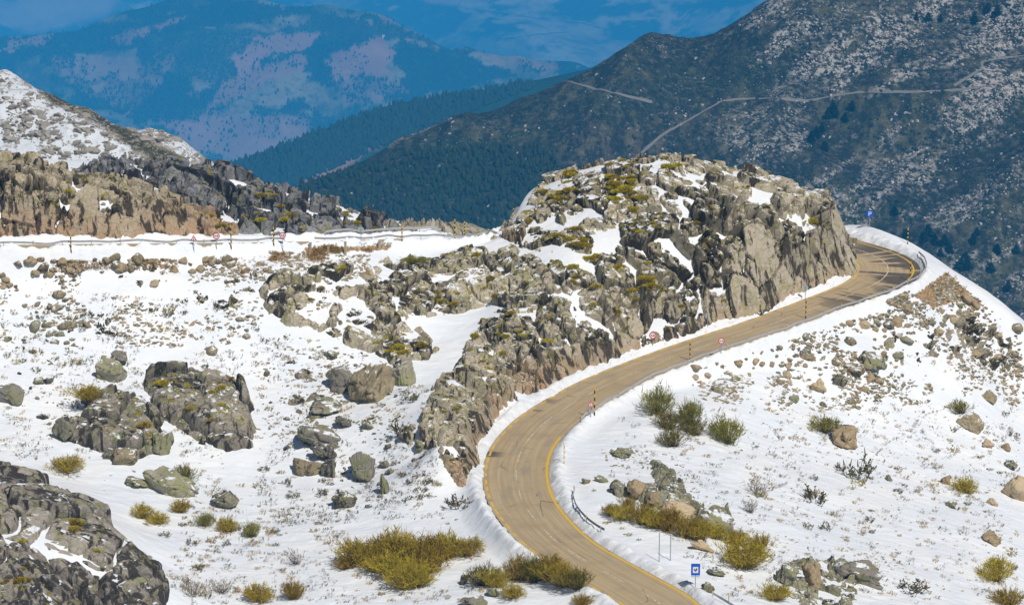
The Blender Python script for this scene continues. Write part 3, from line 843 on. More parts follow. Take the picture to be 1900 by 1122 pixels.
def far_hill(name, ctrl, y0, y1, nrow, mat, seed, relief, rscale, gully=None, px0=-300, px1=2200, step=5, cover=None, scale=300.0, label=None):
    """ctrl: (px, py, distance) on the surface, or (x, y, z) world tuples tagged 'w'"""
    pts = np.array([at_y(c[0], c[1], c[2]) if c[0] != 'w' else np.array(c[1:], float) for c in ctrl])
    f = rbf(pts[:, :2], pts[:, 2], scale)
    az = (np.arange(px0, px1, step) - W0 / 2) / F / cp
    ys = np.linspace(y0, y1, nrow)
    A, Y = np.meshgrid(az, ys)
    X = A * Y
    Z = f(np.stack([X, Y], -1))
    Z = blur(Z, 2.0)
    P = np.stack([X, Y, 0 * X], -1)
    Z = Z + relief * fbm(P / rscale, 6, seed, 0.52)
    if gully: Z = Z + gully[0] * 0.22 - gully[0] * np.abs(fbm(np.stack([X * math.cos(gully[2]) + Y * math.sin(gully[2]), 0.35 * (Y * math.cos(gully[2]) - X * math.sin(gully[2])), 0 * X], -1) / gully[1], 3, seed + 9))
    V = np.stack([X, Y, Z], -1)
    PX, PY = project(V)
    at = cover(PX, PY, V) if cover else {}
    at = {k: np.broadcast_to(v, X.shape).ravel() for k, v in at.items()}
    me = mesh_np(name, V.reshape(-1, 3), grid_faces(nrow, len(az)), mat, at)
    o = link(name, me); tag(o, kind='structure')

    def surf(x, y):
        fi = np.clip((y - y0) / (y1 - y0) * (nrow - 1), 0, nrow - 1.001)
        fj = np.clip(((x / y) - az[0]) / (az[1] - az[0]), 0, len(az) - 1.001)
        i, j = fi.astype(int), fj.astype(int); u, v = fi - i, fj - j
        return Z[i, j] * (1 - u) * (1 - v) + Z[i, j + 1] * (1 - u) * v + Z[i + 1, j] * u * (1 - v) + Z[i + 1, j + 1] * u * v
    return dict(V=V, PX=PX, PY=PY, surf=surf, at={k: v.reshape(X.shape) for k, v in at.items()}, az=az, ys=ys, o=o)


def hill_hit(h, px, py):
    """first meeting of photo rays with a far hill"""
    px = np.asarray(px, float); py = np.asarray(py, float)
    d_ = ray(px, py)
    ys = np.linspace(h['ys'][0], h['ys'][-1], 700)
    out = np.full((len(px), 3), np.nan)
    for k in range(len(px)):
        t = ys / d_[k, 1]
        x = d_[k, 0] * t; z = CZ + d_[k, 2] * t
        g = z - h['surf'](x, ys)
        neg = np.nonzero((g[1:] < 0) & (g[:-1] >= 0))[0]
        if len(neg):
            j = neg[0]; u = g[j] / (g[j] - g[j + 1])
            out[k] = (x[j] + u * (x[j + 1] - x[j]), ys[j] + u * (ys[j + 1] - ys[j]), z[j] + u * (z[j + 1] - z[j]))
    return out


def mat_hill(name, scale, grass, scrub, forest, bare, rock, rock_amt=0.0, rscale=1.0):
    n = N(name); c = n.coord()
    a = n.noise(c, scale, 6, 0.65); b = n.noise(c, scale * 6, 5, 0.7); d_ = n.noise(c, scale * 0.25, 3, 0.5)
    col = n.mix(n.ramp(a, 0.38, 0.62), scrub, grass)
    col = n.mix(n.ramp(b, 0.45, 0.7, 0, 0.75), col, tuple(x * 0.45 for x in scrub))
    col = n.mix(n.math('MULTIPLY', n.attr('bare'), n.ramp(b, 0.25, 0.5, 0.55, 1.0)), col, n.mix(n.ramp(a, 0.35, 0.65), bare, tuple(x * 0.72 for x in bare)))
    col = n.mix(n.math('MULTIPLY', n.attr('forest'), n.ramp(b, 0.30, 0.48, 0.6, 1.0)), col, n.mix(n.ramp(b, 0.35, 0.65), forest, tuple(x * 1.7 for x in forest)))
    if rock_amt:
        f3 = n.noise(c, scale * 16, 8, 0.86)
        f4 = n.noise(n.coord(scale=(1.0, 0.45, 0.45), rot=(0, 0, -0.6)), scale * 9, 5, 0.7)
        col = n.mix(n.ramp(f4, 0.40, 0.56, 0, 0.9), col, (0.016, 0.020, 0.016))
        col = n.mix(n.ramp(f3, 0.53, 0.61, 0, 0.6), col, (0.17, 0.155, 0.13))
        col = n.mix(n.ramp(f3, 0.46, 0.38, 0, 0.85), col, (0.012, 0.014, 0.012))
        col = n.mix(n.math('MULTIPLY', n.ramp(f3, 0.49, 0.56), n.ramp(n.attr('rocky'), 0.08, 0.42, 0, 0.9)), col, (0.46, 0.42, 0.39))
        vo = n.n('ShaderNodeTexVoronoi'); n.l(c, vo.inputs['Vector']); vo.inputs['Scale'].default_value = rscale; vo.inputs['Randomness'].default_value = 1.0
        sp = n.ramp(vo.outputs['Distance'], 0.30, 0.16)
        m = n.math('MULTIPLY', sp, n.ramp(n.math('ADD', n.noise(c, scale * 2.2, 5, 0.7), n.attr('rocky')), 0.66, 0.82))
        col = n.mix(n.math('MULTIPLY', m, rock_amt), col, rock)
    n.base(col)
    n.b.inputs['Roughness'].default_value = 1.0
    n.b.inputs['Specular IOR Level'].default_value = 0.05
    n.bump(n.math('ADD', a, b), 0.25 / scale * 0.12, 0.8)
    return n.m


M['far_rock'] = plain('far_granite', (0.40, 0.36, 0.33), 0.95, 0, 0.45, 0.12)
M['rubble'] = plain('grey_rubble', (0.30, 0.27, 0.23), 0.95, 0, 0.45, 0.4)
M['pine'] = plain('pine_foliage', (0.025, 0.042, 0.022), 0.95, 0, 0.4, 0.12)
M['track'] = plain('dirt_track', (0.19, 0.175, 0.155), 0.95, 0, 0.2, 0.1)


def wobble(PX, PY, s, seed, amp):
    return amp * fbm(np.stack([PX / s, PY / s, 0 * PX], -1), 5, seed)


# --- granite mountain across the valley on the right
def yR(py): return 2150 - 0.55 * py
RC = [(2100, -80), (1900, -60), (1650, -40), (1430, 5), (1230, 80), (1050, 125), (960, 157), (850, 193), (740, 248), (600, 308), (540, 335), (420, 400), (250, 470)]
ctrl = [(px, py, yR(py)) for px, py in RC]
ctrl += [(px, py, yR(py) + dy) for px, py, dy in [
    (2100, 150, 0), (2100, 400, 0), (1900, 100, 20), (1900, 300, -20), (1900, 550, 0), (1700, 60, 20), (1700, 160, -15), (1700, 330, 20), (1700, 500, 0), (1500, 60, -25), (1500, 180, 25), (1500, 300, -10), (1500, 480, 0),
    (1300, 120, 10), (1300, 230, -20), (1300, 380, 15), (1300, 560, 0), (1100, 180, 0), (1100, 300, -10), (1100, 450, 10), (1100, 620, 0), (900, 230, 0), (900, 350, 10), (900, 500, 0), (700, 320, 0), (700, 420, 0), (700, 560, 0), (500, 420, 0), (500, 560, 0), (200, 560, 0), (1900, 800, 0), (1500, 800, 0), (1100, 800, 0), (700, 800, 0)]]
for px, py in RC:
    p = at_y(px, py, yR(py))
    ctrl.append(('w', p[0] * 1.13, p[1] + 260, p[2] - 190)); ctrl.append(('w', p[0] * 1.3, p[1] + 700, p[2] - 480))


def coverR(PX, PY, V):
    wv = wobble(PX, PY, 60, 71, 60)
    forest = sstep(0, 1, (PY - 0.42 * (PX - 1900) * -0.5 - 560 + wv * 1.2) / 90) * 0
    forest = np.maximum(forest, pmask([(400, 420), (560, 330), (700, 300), (820, 270), (1000, 260), (1050, 330), (1000, 420), (850, 440), (600, 460)], PX, PY, 30, wv) * 0.8)
    forest = np.maximum(forest, pmask([(1080, 190), (1450, 90), (1480, 150), (1400, 180), (1200, 205)], PX, PY, 20, wv * 0.5) * 0.5)
    rocky = 0.16 * sstep(900, 1500, PX) + 0.30 * pmask([(1380, 30), (1480, -60), (2000, -60), (2000, 110), (1780, 120), (1600, 150), (1480, 130)], PX, PY, 30, wv * 0.7)
    rocky += 0.30 * pmask([(1700, 150), (2000, 80), (2000, 190), (1800, 200)], PX, PY, 25, wv * 0.5) + 0.35 * pmask([(925, 165), (985, 145), (990, 175), (940, 200)], PX, PY, 8, wv * 0.15)
    rocky += 0.28 * pmask([(700, 260), (830, 195), (840, 215), (720, 280)], PX, PY, 8, wv * 0.15) + 0.12 * pmask([(1350, 250), (1900, 200), (1900, 560), (1600, 420)], PX, PY, 60, wv)
    al, ac = PX * 0.84 - PY * 0.54, PX * 0.54 + PY * 0.84
    rocky = (rocky + 0.02) * (0.35 + 0.65 * sstep(-0.22, 0.16, fbm(np.stack([al / 130, ac / 34, 0 * PX], -1), 5, 77))) + 0.13 * fbm(np.stack([PX / 40, PY / 25 + PX / 60, 0 * PX], -1), 4, 75)
    bare = pmask([(900, 300), (1200, 230), (1330, 200), (1230, 300), (1050, 380), (900, 420), (780, 420)], PX, PY, 25, wv) * 0.35
    return dict(forest=np.clip(forest, 0, 1), rocky=rocky, bare=bare)


M['hill_right'] = mat_hill('mountain_heath', 0.012, (0.085, 0.082, 0.040), (0.030, 0.032, 0.022), (0.012, 0.026, 0.014), (0.15, 0.11, 0.08), (0.52, 0.48, 0.44), 0.9, 0.34)
HR = far_hill('mountain_hillside', ctrl, 1640, 2900, 420, M['hill_right'], 80, 15.0, 95.0, gully=(34.0, 105.0, -0.55), px0=100, px1=2300, step=5, cover=coverR)

# --- forested spur in front of the blue mountain
KS = 1.3
def yS(py): return KS * (3400 - 0.95 * py)
SC = [(1100, 120), (960, 152), (860, 170), (760, 187), (650, 217), (560, 252), (440, 303), (330, 350), (200, 400)]
ctrl = [(px, py, yS(py)) for px, py in SC] + [(px, py, yS(py)) for px, py in [(1100, 260), (1100, 420), (860, 280), (860, 450), (650, 330), (650, 480), (440, 400), (440, 520), (200, 480), (200, 600), (1300, 200), (1300, 80), (1300, 450)]]
for px, py in SC + [(1300, 80)]:
    p = at_y(px, py, yS(py))
    ctrl.append(('w', p[0] * 1.1, p[1] + 300 * KS, p[2] - 170 * KS)); ctrl.append(('w', p[0] * 1.2, p[1] + 900 * KS, p[2] - 400 * KS))


def coverS(PX, PY, V):
    wv = wobble(PX, PY, 40, 171, 18)
    bare = pmask([(540, 335), (600, 300), (700, 258), (712, 268), (610, 330), (560, 345)], PX, PY, 3, wv * 0.4)
    return dict(forest=np.clip(1 - bare, 0, 1), bare=bare, rocky=0 * PX)


M['hill_spur'] = mat_hill('pine_forest_slope', 0.008, (0.055, 0.07, 0.04), (0.03, 0.045, 0.028), (0.014, 0.030, 0.016), (0.27, 0.165, 0.12), (0.4, 0.36, 0.33))
HS = far_hill('forest_spur', ctrl, 2700 * KS, 4400 * KS, 220, M['hill_spur'], 180, 11.0, 170.0, px0=100, px1=1500, step=6, cover=coverS)

# --- the big blue mountain in the centre
KC = 1.45
def yC(py): return KC * (6500 - 2.0 * py)
CC = [(-400, 100), (-150, 75), (0, 60), (120, 50), (250, 22), (330, 2), (450, -10), (600, -12), (700, 0), (780, 38), (860, 72), (960, 100), (1050, 123), (1150, 160), (1300, 220)]
ctrl = [(px, py, yC(py)) for px, py in CC]
ctrl += [(px, py, yC(py) + dy * KC) for px, py, dy in [(-400, 250, 0), (-400, 450, 0), (0, 130, 80), (0, 250, 0), (0, 450, 0), (200, 100, 120), (200, 200, -60), (200, 400, 0), (400, 60, 100), (400, 140, -80), (400, 240, 60), (400, 400, 0),
     (600, 60, 80), (600, 130, -100), (600, 240, 40), (600, 400, 0), (712, 75, -120), (720, 180, -40), (760, 300, 0), (850, 120, 120), (850, 220, 0), (950, 160, 100), (1050, 200, 0), (1150, 300, 0), (1300, 400, 0)]]
for px, py in CC:
    p = at_y(px, py, yC(py))
    ctrl.append(('w', p[0] * 1.1, p[1] + 700 * KC, p[2] - 330 * KC)); ctrl.append(('w', p[0] * 1.25, p[1] + 1800 * KC, p[2] - 700 * KC))


def coverC(PX, PY, V):
    wv = wobble(PX, PY, 45, 271, 30)
    w2 = wobble(PX, PY, 14, 272, 9)
    g = fbm(np.stack([PX / 55, PY / 30 - PX / 160, 0 * PX], -1), 5, 273)
    forest = sstep(-0.02, 0.12, g + 0.35 * fbm(np.stack([PX / 12, PY / 7, 0 * PX], -1), 4, 275))
    def add(poly, v, soft=4, k=0.25): 
        nonlocal forest
        m = pmask(poly, PX, PY, soft, wv * k + w2)
        forest = forest * (1 - m) + v * m
    bare = np.zeros_like(PX)
    add([(-400, 80), (0, 75), (130, 55), (300, 30), (420, 0), (520, 10), (540, 30), (350, 60), (200, 95), (0, 115), (-400, 130)], 1)      # dark wooded crest
    add([(270, 60), (560, 60), (520, 100), (420, 160), (300, 125)], 0.6)
    add([(505, 75), (600, 20), (760, 60), (900, 90), (700, 70), (600, 80), (520, 110)], 0.85)
    add([(330, 190), (400, 160), (440, 130), (470, 110), (530, 105), (420, 200), (340, 215)], 1)
    add([(300, 215), (400, 180), (420, 200), (330, 230)], 0.9)
    add([(540, 95), (640, 68), (700, 70), (640, 95), (520, 130)], 1)
    add([(740, 70), (850, 110), (960, 140), (800, 175), (720, 110)], 1)
    add([(360, 200), (480, 240), (430, 300), (300, 270)], 0.3)
    for poly, k in [([(480, 70), (560, 58), (615, 62), (560, 90), (500, 105), (450, 140), (430, 110)], 1), ([(420, 150), (560, 100), (580, 115), (420, 190), (380, 200)], 0.9), ([(600, 110), (700, 72), (735, 100), (710, 140), (620, 150)], 1),
                    ([(300, 225), (400, 218), (560, 215), (600, 260), (440, 300), (330, 262)], 0.85), ([(100, 110), (240, 105), (290, 130), (230, 200), (130, 160)], 0.55), ([(280, 130), (320, 100), (330, 110), (270, 190), (230, 220)], 0.5),
                    ([(620, 150), (720, 140), (760, 170), (640, 200)], 0.6), ([(700, 5), (790, 42), (1050, 125), (1000, 135), (800, 70), (690, 30)], 0.6), ([(200, 70), (350, 25), (360, 35), (240, 75)], 0.9), ([(20, 75), (100, 62), (80, 80), (20, 95)], 0.9)]:
        m = pmask(poly, PX, PY, 2.0, wv * 0.35 + w2 * 1.3) * k
        bare = np.maximum(bare, m)
    forest = forest * (1 - 0.9 * bare)
    return dict(forest=np.clip(forest, 0, 1), bare=bare, rocky=0 * PX)


M['hill_centre'] = mat_hill('wooded_mountain', 0.0042, (0.24, 0.21, 0.13), (0.045, 0.065, 0.035), (0.006, 0.020, 0.010), (0.36, 0.205, 0.165), (0.4, 0.36, 0.33))
HC = far_hill('blue_mountain', ctrl, 5300 * KC, 8600 * KC, 300, M['hill_centre'], 280, 40.0, 480.0, gully=(200.0, 620.0, 0.35), px0=-500, px1=1500, step=4, cover=coverC, scale=1300)

# --- the farthest ranges
KF = 1.4
def yF(py): return KF * (10800 - 3.6 * py)
ctrl = [(px, py, yF(py) + dy * KF) for px, py, dy in [(-500, -60, 0), (0, -80, 0), (300, -90, 0), (700, -90, 0), (1000, -110, 0), (1400, -120, 0), (2200, -130, 0), (-500, 120, 0), (0, 60, -300), (150, 150, 0), (300, 40, 200), (760, 20, 200), (800, 130, 0), (950, 60, -260), (1100, 20, 160), (1150, 130, -100), (1250, 80, 120), (1400, 0, -200), (1500, 200, 0), (2200, 100, 0), (1000, 300, 0), (0, 300, 0), (2200, 350, 0)]]
for px in (-500, 0, 500, 1000, 1500, 2200):
    p = at_y(px, -110, yF(-110)); ctrl.append(('w', p[0] * 1.05, p[1] + 900, p[2] - 200))


def coverF(PX, PY, V):
    wv = wobble(PX, PY, 50, 371, 26)
    g = fbm(np.stack([PX / 90, PY / 35 + PX / 220, 0 * PX], -1), 5, 373)
    forest = sstep(-0.05, 0.12, g + 0.3 * fbm(np.stack([PX / 14, PY / 7, 0 * PX], -1), 4, 375))
    forest = np.maximum(forest, pmask([(700, -20), (860, -5), (850, 12), (800, 40), (760, 30)], PX, PY, 4, wv * 0.1))
    bare = np.maximum(pmask([(760, -40), (880, -40), (850, 12), (790, 5)], PX, PY, 4, wv * 0.1), pmask([(-100, 20), (60, 0), (230, -30), (200, 30), (60, 60)], PX, PY, 10, wv * 0.5) * 0.8)
    return dict(forest=forest * (1 - bare), bare=bare, rocky=0 * PX)


M['hill_far'] = mat_hill('distant_range', 0.0016, (0.30, 0.27, 0.19), (0.09, 0.10, 0.07), (0.015, 0.03, 0.02), (0.38, 0.25, 0.19), (0.4, 0.36, 0.33))
HF = far_hill('distant_mountains', ctrl, 9200 * KF, 12400 * KF, 220, M['hill_far'], 380, 80.0, 1250.0, gully=(260.0, 1100.0, 0.8), px0=-500, px1=2300, step=6, cover=coverF, scale=1500)

# --- snow dusted rocky hillside on the left, beyond the road cliffs
LC = [(-300, 60, 660), (-100, 105, 648), (0, 137, 636), (45, 152, 632), (100, 178, 626), (170, 212, 622), (230, 236, 620), (300, 240, 618), (350, 272, 612), (410, 310, 604), (480, 345, 600), (600, 400, 596), (760, 450, 590)]
ctrl = [c for c in LC] + [(-300, 250, 625), (-300, 360, 600), (0, 220, 612), (0, 330, 596), (100, 260, 606), (100, 350, 592), (230, 290, 604), (230, 360, 590), (330, 330, 598), (330, 380, 588), (450, 400, 588), (600, 470, 580), (0, 480, 570), (300, 480, 570), (-300, 480, 570)]
for c in LC:
    p = at_y(*c); ctrl.append(('w', p[0] * 1.05, p[1] + 40, p[2] - 22)); ctrl.append(('w', p[0] * 1.2, p[1] + 160, p[2] - 120))


def coverL(PX, PY, V):
    wv = wobble(PX, PY, 40, 471, 30)
    sn = 0.38 + 0.13 * pmask([(-400, 180), (60, 170), (150, 215), (330, 300), (330, 380), (-400, 380)], PX, PY, 30, wv)
    hz = pmask([(60, 150), (120, 175), (220, 225), (330, 290), (280, 300), (180, 230), (90, 190)], PX, PY, 8, wv * 0.2)
    return dict(snow=sn - 0.45 * hz, heath=hz)


def mat_leftslope():
    n = N('snow_dusted_scree'); c = n.coord()
    a = n.noise(c, 0.06, 5, 0.65); b = n.noise(c, 0.55, 8, 0.86); v = n.n('ShaderNodeTexVoronoi'); n.l(c, v.inputs['Vector']); v.inputs['Scale'].default_value = 0.8
    b2 = n.noise(c, 0.33, 8, 0.88)
    col = n.mix(n.ramp(b, 0.42, 0.58), (0.13, 0.12, 0.10), (0.48, 0.42, 0.33))
    col = n.mix(n.ramp(b, 0.44, 0.36, 0, 0.8), col, (0.05, 0.05, 0.045))
    col = n.mix(n.math('MULTIPLY', n.attr('heath'), n.ramp(b2, 0.42, 0.52)), col, (0.05, 0.055, 0.03))
    m = n.ramp(n.math('ADD', b2, n.math('MULTIPLY', n.attr('snow'), 0.34)), 0.588, 0.625)
    col = n.mix(m, col, (0.78, 0.81, 0.85))
    n.base(col); n.b.inputs['Roughness'].default_value = 1.0
    n.bump(n.math('ADD', b, n.math('MULTIPLY', v.outputs['Distance'], 0.2)), 0.6, 0.9)
    return n.m


HL = far_hill('rocky_hillside', ctrl, 560, 760, 300, mat_leftslope(), 480, 2.4, 10.0, px0=-300, px1=900, step=2.5, cover=coverL, scale=80)

# --- valley floor under everything
me = bpy.data.meshes.new('valley_floor')
vx = np.arange(-8000, 8001, 500.0); vy = np.arange(-2000, 18501, 500.0)
VX, VY = np.meshgrid(vx, vy)
VZ = -380 - 1150 * sstep(1200, 6000, VY) - 1000 * sstep(6000, 13500, VY) + 20 * fbm(np.stack([VX, VY, 0 * VX], -1) / 1500, 3, 5)
o = link('valley_floor', mesh_np('valley_floor', np.stack([VX, VY, VZ], -1).reshape(-1, 3), grid_faces(len(vy), len(vx)), M['hill_far']))
tag(o, kind='structure')

# --- tracks on the far slopes
def track(name, h, pts, width, lift):
    pts = np.array(pts, float)
    seg_ = np.concatenate([[0], np.cumsum(np.hypot(*np.diff(pts, axis=0).T))])
    t = np.linspace(0, seg_[-1], max(12, int(seg_[-1] / 5)))
    px = np.interp(t, seg_, pts[:, 0]); py = np.interp(t, seg_, pts[:, 1])
    P = hill_hit(h, px, py); P = P[~np.isnan(P[:, 0])]
    if len(P) < 3: return
    P[:, :2] = smooth_line(P[:, :2], 3)
    tg = np.gradient(P[:, :2], axis=0); tg /= np.linalg.norm(tg, axis=1)[:, None] + 1e-9
    nn = np.stack([-tg[:, 1], tg[:, 0]], -1)
    wv = width * (0.9 + 0.5 * fbm(np.stack([t[:len(P)] * 0.05, 0 * P[:, 0], 0 * P[:, 0]], -1), 3, 8))
    rows = []
    for s_ in (-1, -0.5, 0, 0.5, 1):
        q = P[:, :2] + nn * (s_ * wv / 2)[:, None]
        rows.append(np.column_stack([q, h['surf'](q[:, 0], q[:, 1]) + lift]))
    Vv = np.stack(rows, 1)
    tag(link(name, mesh_np(name, Vv.reshape(-1, 3), grid_faces(len(P), 5), M['track'])), kind='structure')


track('hill_path', HR, [(1000, 149), (1060, 154), (1100, 164), (1140, 174), (1210, 190)], 1.9, 0.4)
track('hill_path', HR, [(1330, 190), (1370, 184), (1440, 183), (1500, 188), (1545, 178), (1600, 171), (1700, 171), (1770, 168), (1840, 160)], 1.9, 0.25)
track('hill_path', HR, [(1340, 188), (1310, 205), (1270, 228), (1230, 250), (1190, 285)], 2.0, 0.4)
track('hill_path', HR, [(1900, 104), (1850, 110), (1818, 116), (1826, 126), (1800, 142), (1770, 160)], 2.2, 0.4)
track('valley_path', HF, [(860, 16), (930, 24), (1000, 36)], 11, 5)
track('valley_path', HF, [(1050, 40), (1090, 44), (1115, 53)], 16, 5)
track('valley_path', HF, [(930, 72), (990, 66), (1055, 60)], 10, 5)
track('valley_path', HF, [(1060, 101), (1075, 99), (1100, 103)], 13, 5)
track('ridge_path', HC, [(-20, 105), (15, 92), (40, 84)], 12, 4)
track('ridge_path', HC, [(440, 178), (460, 184), (476, 188)], 5, 3)

# --- scattered far rocks and trees too many to count
def merged(name, protoV, protoF, pos, scl, mat, kind='stuff', rotz=True, attrs=None, smooth=False):
    n = len(pos); k = len(protoV)
    a = rng.random(n) * 6.283
    c, s_ = np.cos(a), np.sin(a)
    S = np.asarray(scl); S = S if S.ndim == 2 else np.stack([S] * 3, -1)
    v = protoV[None] * S[:, None]
    x = v[..., 0] * c[:, None] - v[..., 1] * s_[:, None]; y = v[..., 0] * s_[:, None] + v[..., 1] * c[:, None]
    v = np.stack([x, y, v[..., 2]], -1) + pos[:, None]
    f = (protoF[None] + (np.arange(n) * k)[:, None, None]).reshape(-1, protoF.shape[1])
    o = link(name, mesh_np(name, v.reshape(-1, 3), f, mat, smooth=smooth))
    return tag(o, kind=kind)


def ico(sub):
    bm = bmesh.new(); bmesh.ops.create_icosphere(bm, subdivisions=sub, radius=1.0)
    bm.verts.ensure_lookup_table()
    Vv = np.array([v.co[:] for v in bm.verts]); Ff = np.array([[v.index for v in f.verts] for f in bm.faces]); bm.free()
    return Vv, Ff


def far_spots(h, n, poly, wfun=None):
    poly = np.array(poly, float)
    lo, hi = poly.min(0), poly.max(0)
    q = lo + rng.random((n * 3, 2)) * (hi - lo)
    q = q[poly_sd(poly, q[:, 0], q[:, 1]) > 0]
    if wfun is not None: q = q[rng.random(len(q)) < wfun(q[:, 0], q[:, 1])]
    q = q[:n]
    P = hill_hit(h, q[:, 0], q[:, 1])
    return P[~np.isnan(P[:, 0])]


iv, jf = ico(1)
rv = iv * (0.55 + 0.8 * rng.random((len(iv), 1)))
allR = [(420, 420), (540, 335), (740, 248), (960, 157), (1230, 80), (1430, 5), (1520, -20), (1920, -20), (1920, 620), (1560, 420), (1200, 300), (1000, 360), (900, 430), (600, 430)]
def wR(x, y):
    r = coverR(x, y, None)['rocky']
    al, ac = x * 0.84 - y * 0.54, x * 0.54 + y * 0.84
    return np.clip(r * 2.0, 0.10, 1) * sstep(-0.10, 0.20, fbm(np.stack([al / 60, ac / 17, 0 * x], -1), 4, 76))
P = far_spots(HR, 13000, allR, wR)
sz = 0.28 + 1.3 * rng.random(len(P)) ** 6
merged('hillside_rocks', rv, jf, P + [0, 0, 0.1], np.stack([sz * (0.9 + 0.6 * rng.random(len(P))), sz * 0.9, sz * 0.95], -1), M['far_rock'])
# pines: six sided ragged cones
pc = [(0, 0, 1.0)]
for r_, z_ in ((0.10, 0.80), (0.17, 0.55), (0.23, 0.28), (0.20, 0.08)):
    pc += [(r_ * math.cos(a) * (0.75 + 0.5 * random.random()), r_ * math.sin(a) * (0.75 + 0.5 * random.random()), z_ + 0.05 * random.random()) for a in np.arange(6) * math.pi / 3]
pv = np.array(pc)
pf = [(0, 1 + i, 1 + (i + 1) % 6) for i in range(6)]
for k in range(3):
    for i in range(6):
        a_, b_ = 1 + 6 * k + i, 1 + 6 * k + (i + 1) % 6
        pf += [(a_, a_ + 6, b_ + 6), (a_, b_ + 6, b_)]
pf = np.array(pf)
P = far_spots(HR, 1500, [(420, 420), (560, 340), (820, 270), (1000, 270), (1060, 330), (1000, 420), (880, 440), (600, 440)])
sz = 3.0 + 4.0 * rng.random(len(P))
merged('hillside_wood', pv, pf, P - [0, 0, 0.3], np.stack([sz * 1.2, sz * 1.2, sz], -1), M['pine'])
bushv = iv * (0.65 + 0.7 * rng.random((len(iv), 1))) * [1, 1, 0.7]
P = far_spots(HR, 3500, allR, lambda x, y: sstep(-0.1, 0.3, fbm(np.stack([x / 30, y / 20, 0 * x], -1), 4, 96)))
sz = 0.7 + 1.2 * rng.random(len(P))
merged('hillside_scrub', bushv, jf, P, sz, M['pine'])
P = far_spots(HL, 2200, [(0, 137), (100, 178), (230, 236), (300, 240), (410, 310), (560, 380), (330, 380), (0, 340)], lambda x, y: sstep(-0.3, 0.3, fbm(np.stack([x / 25, y / 16, 0 * x], -1), 3, 56)))
sz = 0.2 + 0.9 * rng.random(len(P)) ** 5
merged('hillside_rubble', rv, jf, P + [0, 0, 0.05], np.stack([sz * (1.1 + 0.6 * rng.random(len(P))), sz, sz * 0.8], -1), M['rubble'])
P = far_spots(HS, 5200, [(200, 400), (440, 303), (560, 252), (650, 217), (760, 187), (960, 152), (1000, 160), (740, 260), (560, 340), (440, 420)])
sz = 5.5 + 6 * rng.random(len(P))
merged('spur_wood', pv, pf, P - [0, 0, 0.5], np.stack([sz * 1.3, sz * 1.3, sz], -1), M['pine'])
def wC(x, y): return coverC(x, y, None)['forest'] * 0.9 + 0.015
P = far_spots(HC, 12000, [(-20, 60), (330, 2), (700, 5), (860, 75), (1050, 125), (760, 190), (430, 310), (250, 230), (0, 140)], wC)
sz = 5 + 8 * rng.random(len(P)) ** 1.5
merged('mountain_wood', pv, pf, P - [0, 0, 0.5], np.stack([sz * 1.4, sz * 1.4, sz], -1), M['pine'])


# ------------------------------------------------------------------ placing things on what has been built
bpy.context.view_layer.update()
dg = bpy.context.evaluated_depsgraph_get()
CAMV = Vector((0, 0, CZ))


def spot(px, py):
    dv = ray(px, py); dv = Vector(dv / np.linalg.norm(dv))
    ok, loc, nor, idx, ob, mx = sc.ray_cast(dg, CAMV + dv * 200, dv)
    return (loc, nor, ob.name) if ok else (None, None, '')


def mpp(loc):
    """metres per photo pixel at a place"""
    return (loc - CAMV).length / F


def rock_mesh(name, seed, sub, mat, flat=0.75, long_=1.25):
    """angular block: a cluster of half spaces, chipped by joint cells"""
    r_ = np.random.default_rng(seed)
    Vv, Ff = ico(sub)
    npl = 10
    nn = r_.normal(size=(npl, 3)); nn /= np.linalg.norm(nn, axis=1)[:, None]
    dd = 0.50 + 0.42 * r_.random(npl)
    dot = Vv @ nn.T
    rad = np.where(dot > 0.05, dd / np.maximum(dot, 0.05), 9)
    k = 42.0
    rr = -np.log(np.exp(-k * np.minimum(rad, 1.2)).sum(1) + np.exp(-k * 1.1)) / k
    W_ = Vv * rr[:, None]
    if sub >= 4:
        A = rot3(W_, r_.normal() * 0.5, r_.normal() * 0.5, r_.normal())
        f1, bd, rn, vc = voronoi(A * [1.9, 1.3, 1.6] + seed * 7.7, seed)
        W_ = W_ * (1 + 0.30 * (rn[:, 0] - 0.5) + 0.22 * ((rn[:, 1:4] - 0.5) * vc).sum(1) - 0.10 * np.clip(1 - bd / 0.10, 0, 1) ** 1.4)[:, None]
    W_ = W_ * (1 + 0.07 * fbm(Vv * 1.7 + seed, 3, seed)[:, None] + 0.04 * fbm(Vv * 4.5 + seed, 3, seed + 4)[:, None])
    W_ = W_ * [long_, 1.0, flat]
    W_ = W_ / np.abs(W_).max(0) * [1.1, 1.1, 0.72]
    return mesh_np(name, W_, Ff, mat, {'warm': np.zeros(len(W_)), 'tone': np.full(len(W_), r_.random() - 0.5)})


RM = {}
for c_ in ('tan', 'brown', 'green', 'dark'):
    RM[c_] = [rock_mesh('boulder', 100 + i + 10 * len(RM), 5, M['boulder_' + c_], 0.7 + 0.05 * (i % 3), 1.1 + 0.1 * (i % 4)) for i in range(7)]
    RM[c_ + '_s'] = [rock_mesh('stone', 200 + i + 10 * len(RM), 3, M['boulder_' + c_], 0.62 + 0.06 * (i % 4), 1.1 + 0.12 * (i % 5)) for i in range(8)]


def put_rock(name, me, loc, w, h, label, group=None, cat='boulder', sink=0.25, tilt=0.25, rz=None):
    o = link(name, me, None, loc)
    o.scale = (w / 2.1, w / 2.1 * random.uniform(0.75, 1.05), h / 1.35)
    o.rotation_euler = (random.uniform(-tilt, tilt), random.uniform(-tilt, tilt) + 0.12, random.uniform(0, 6.28) if rz is None else rz)
    o.location.z += h * (0.5 - sink)
    return tag(o, label, cat, group)


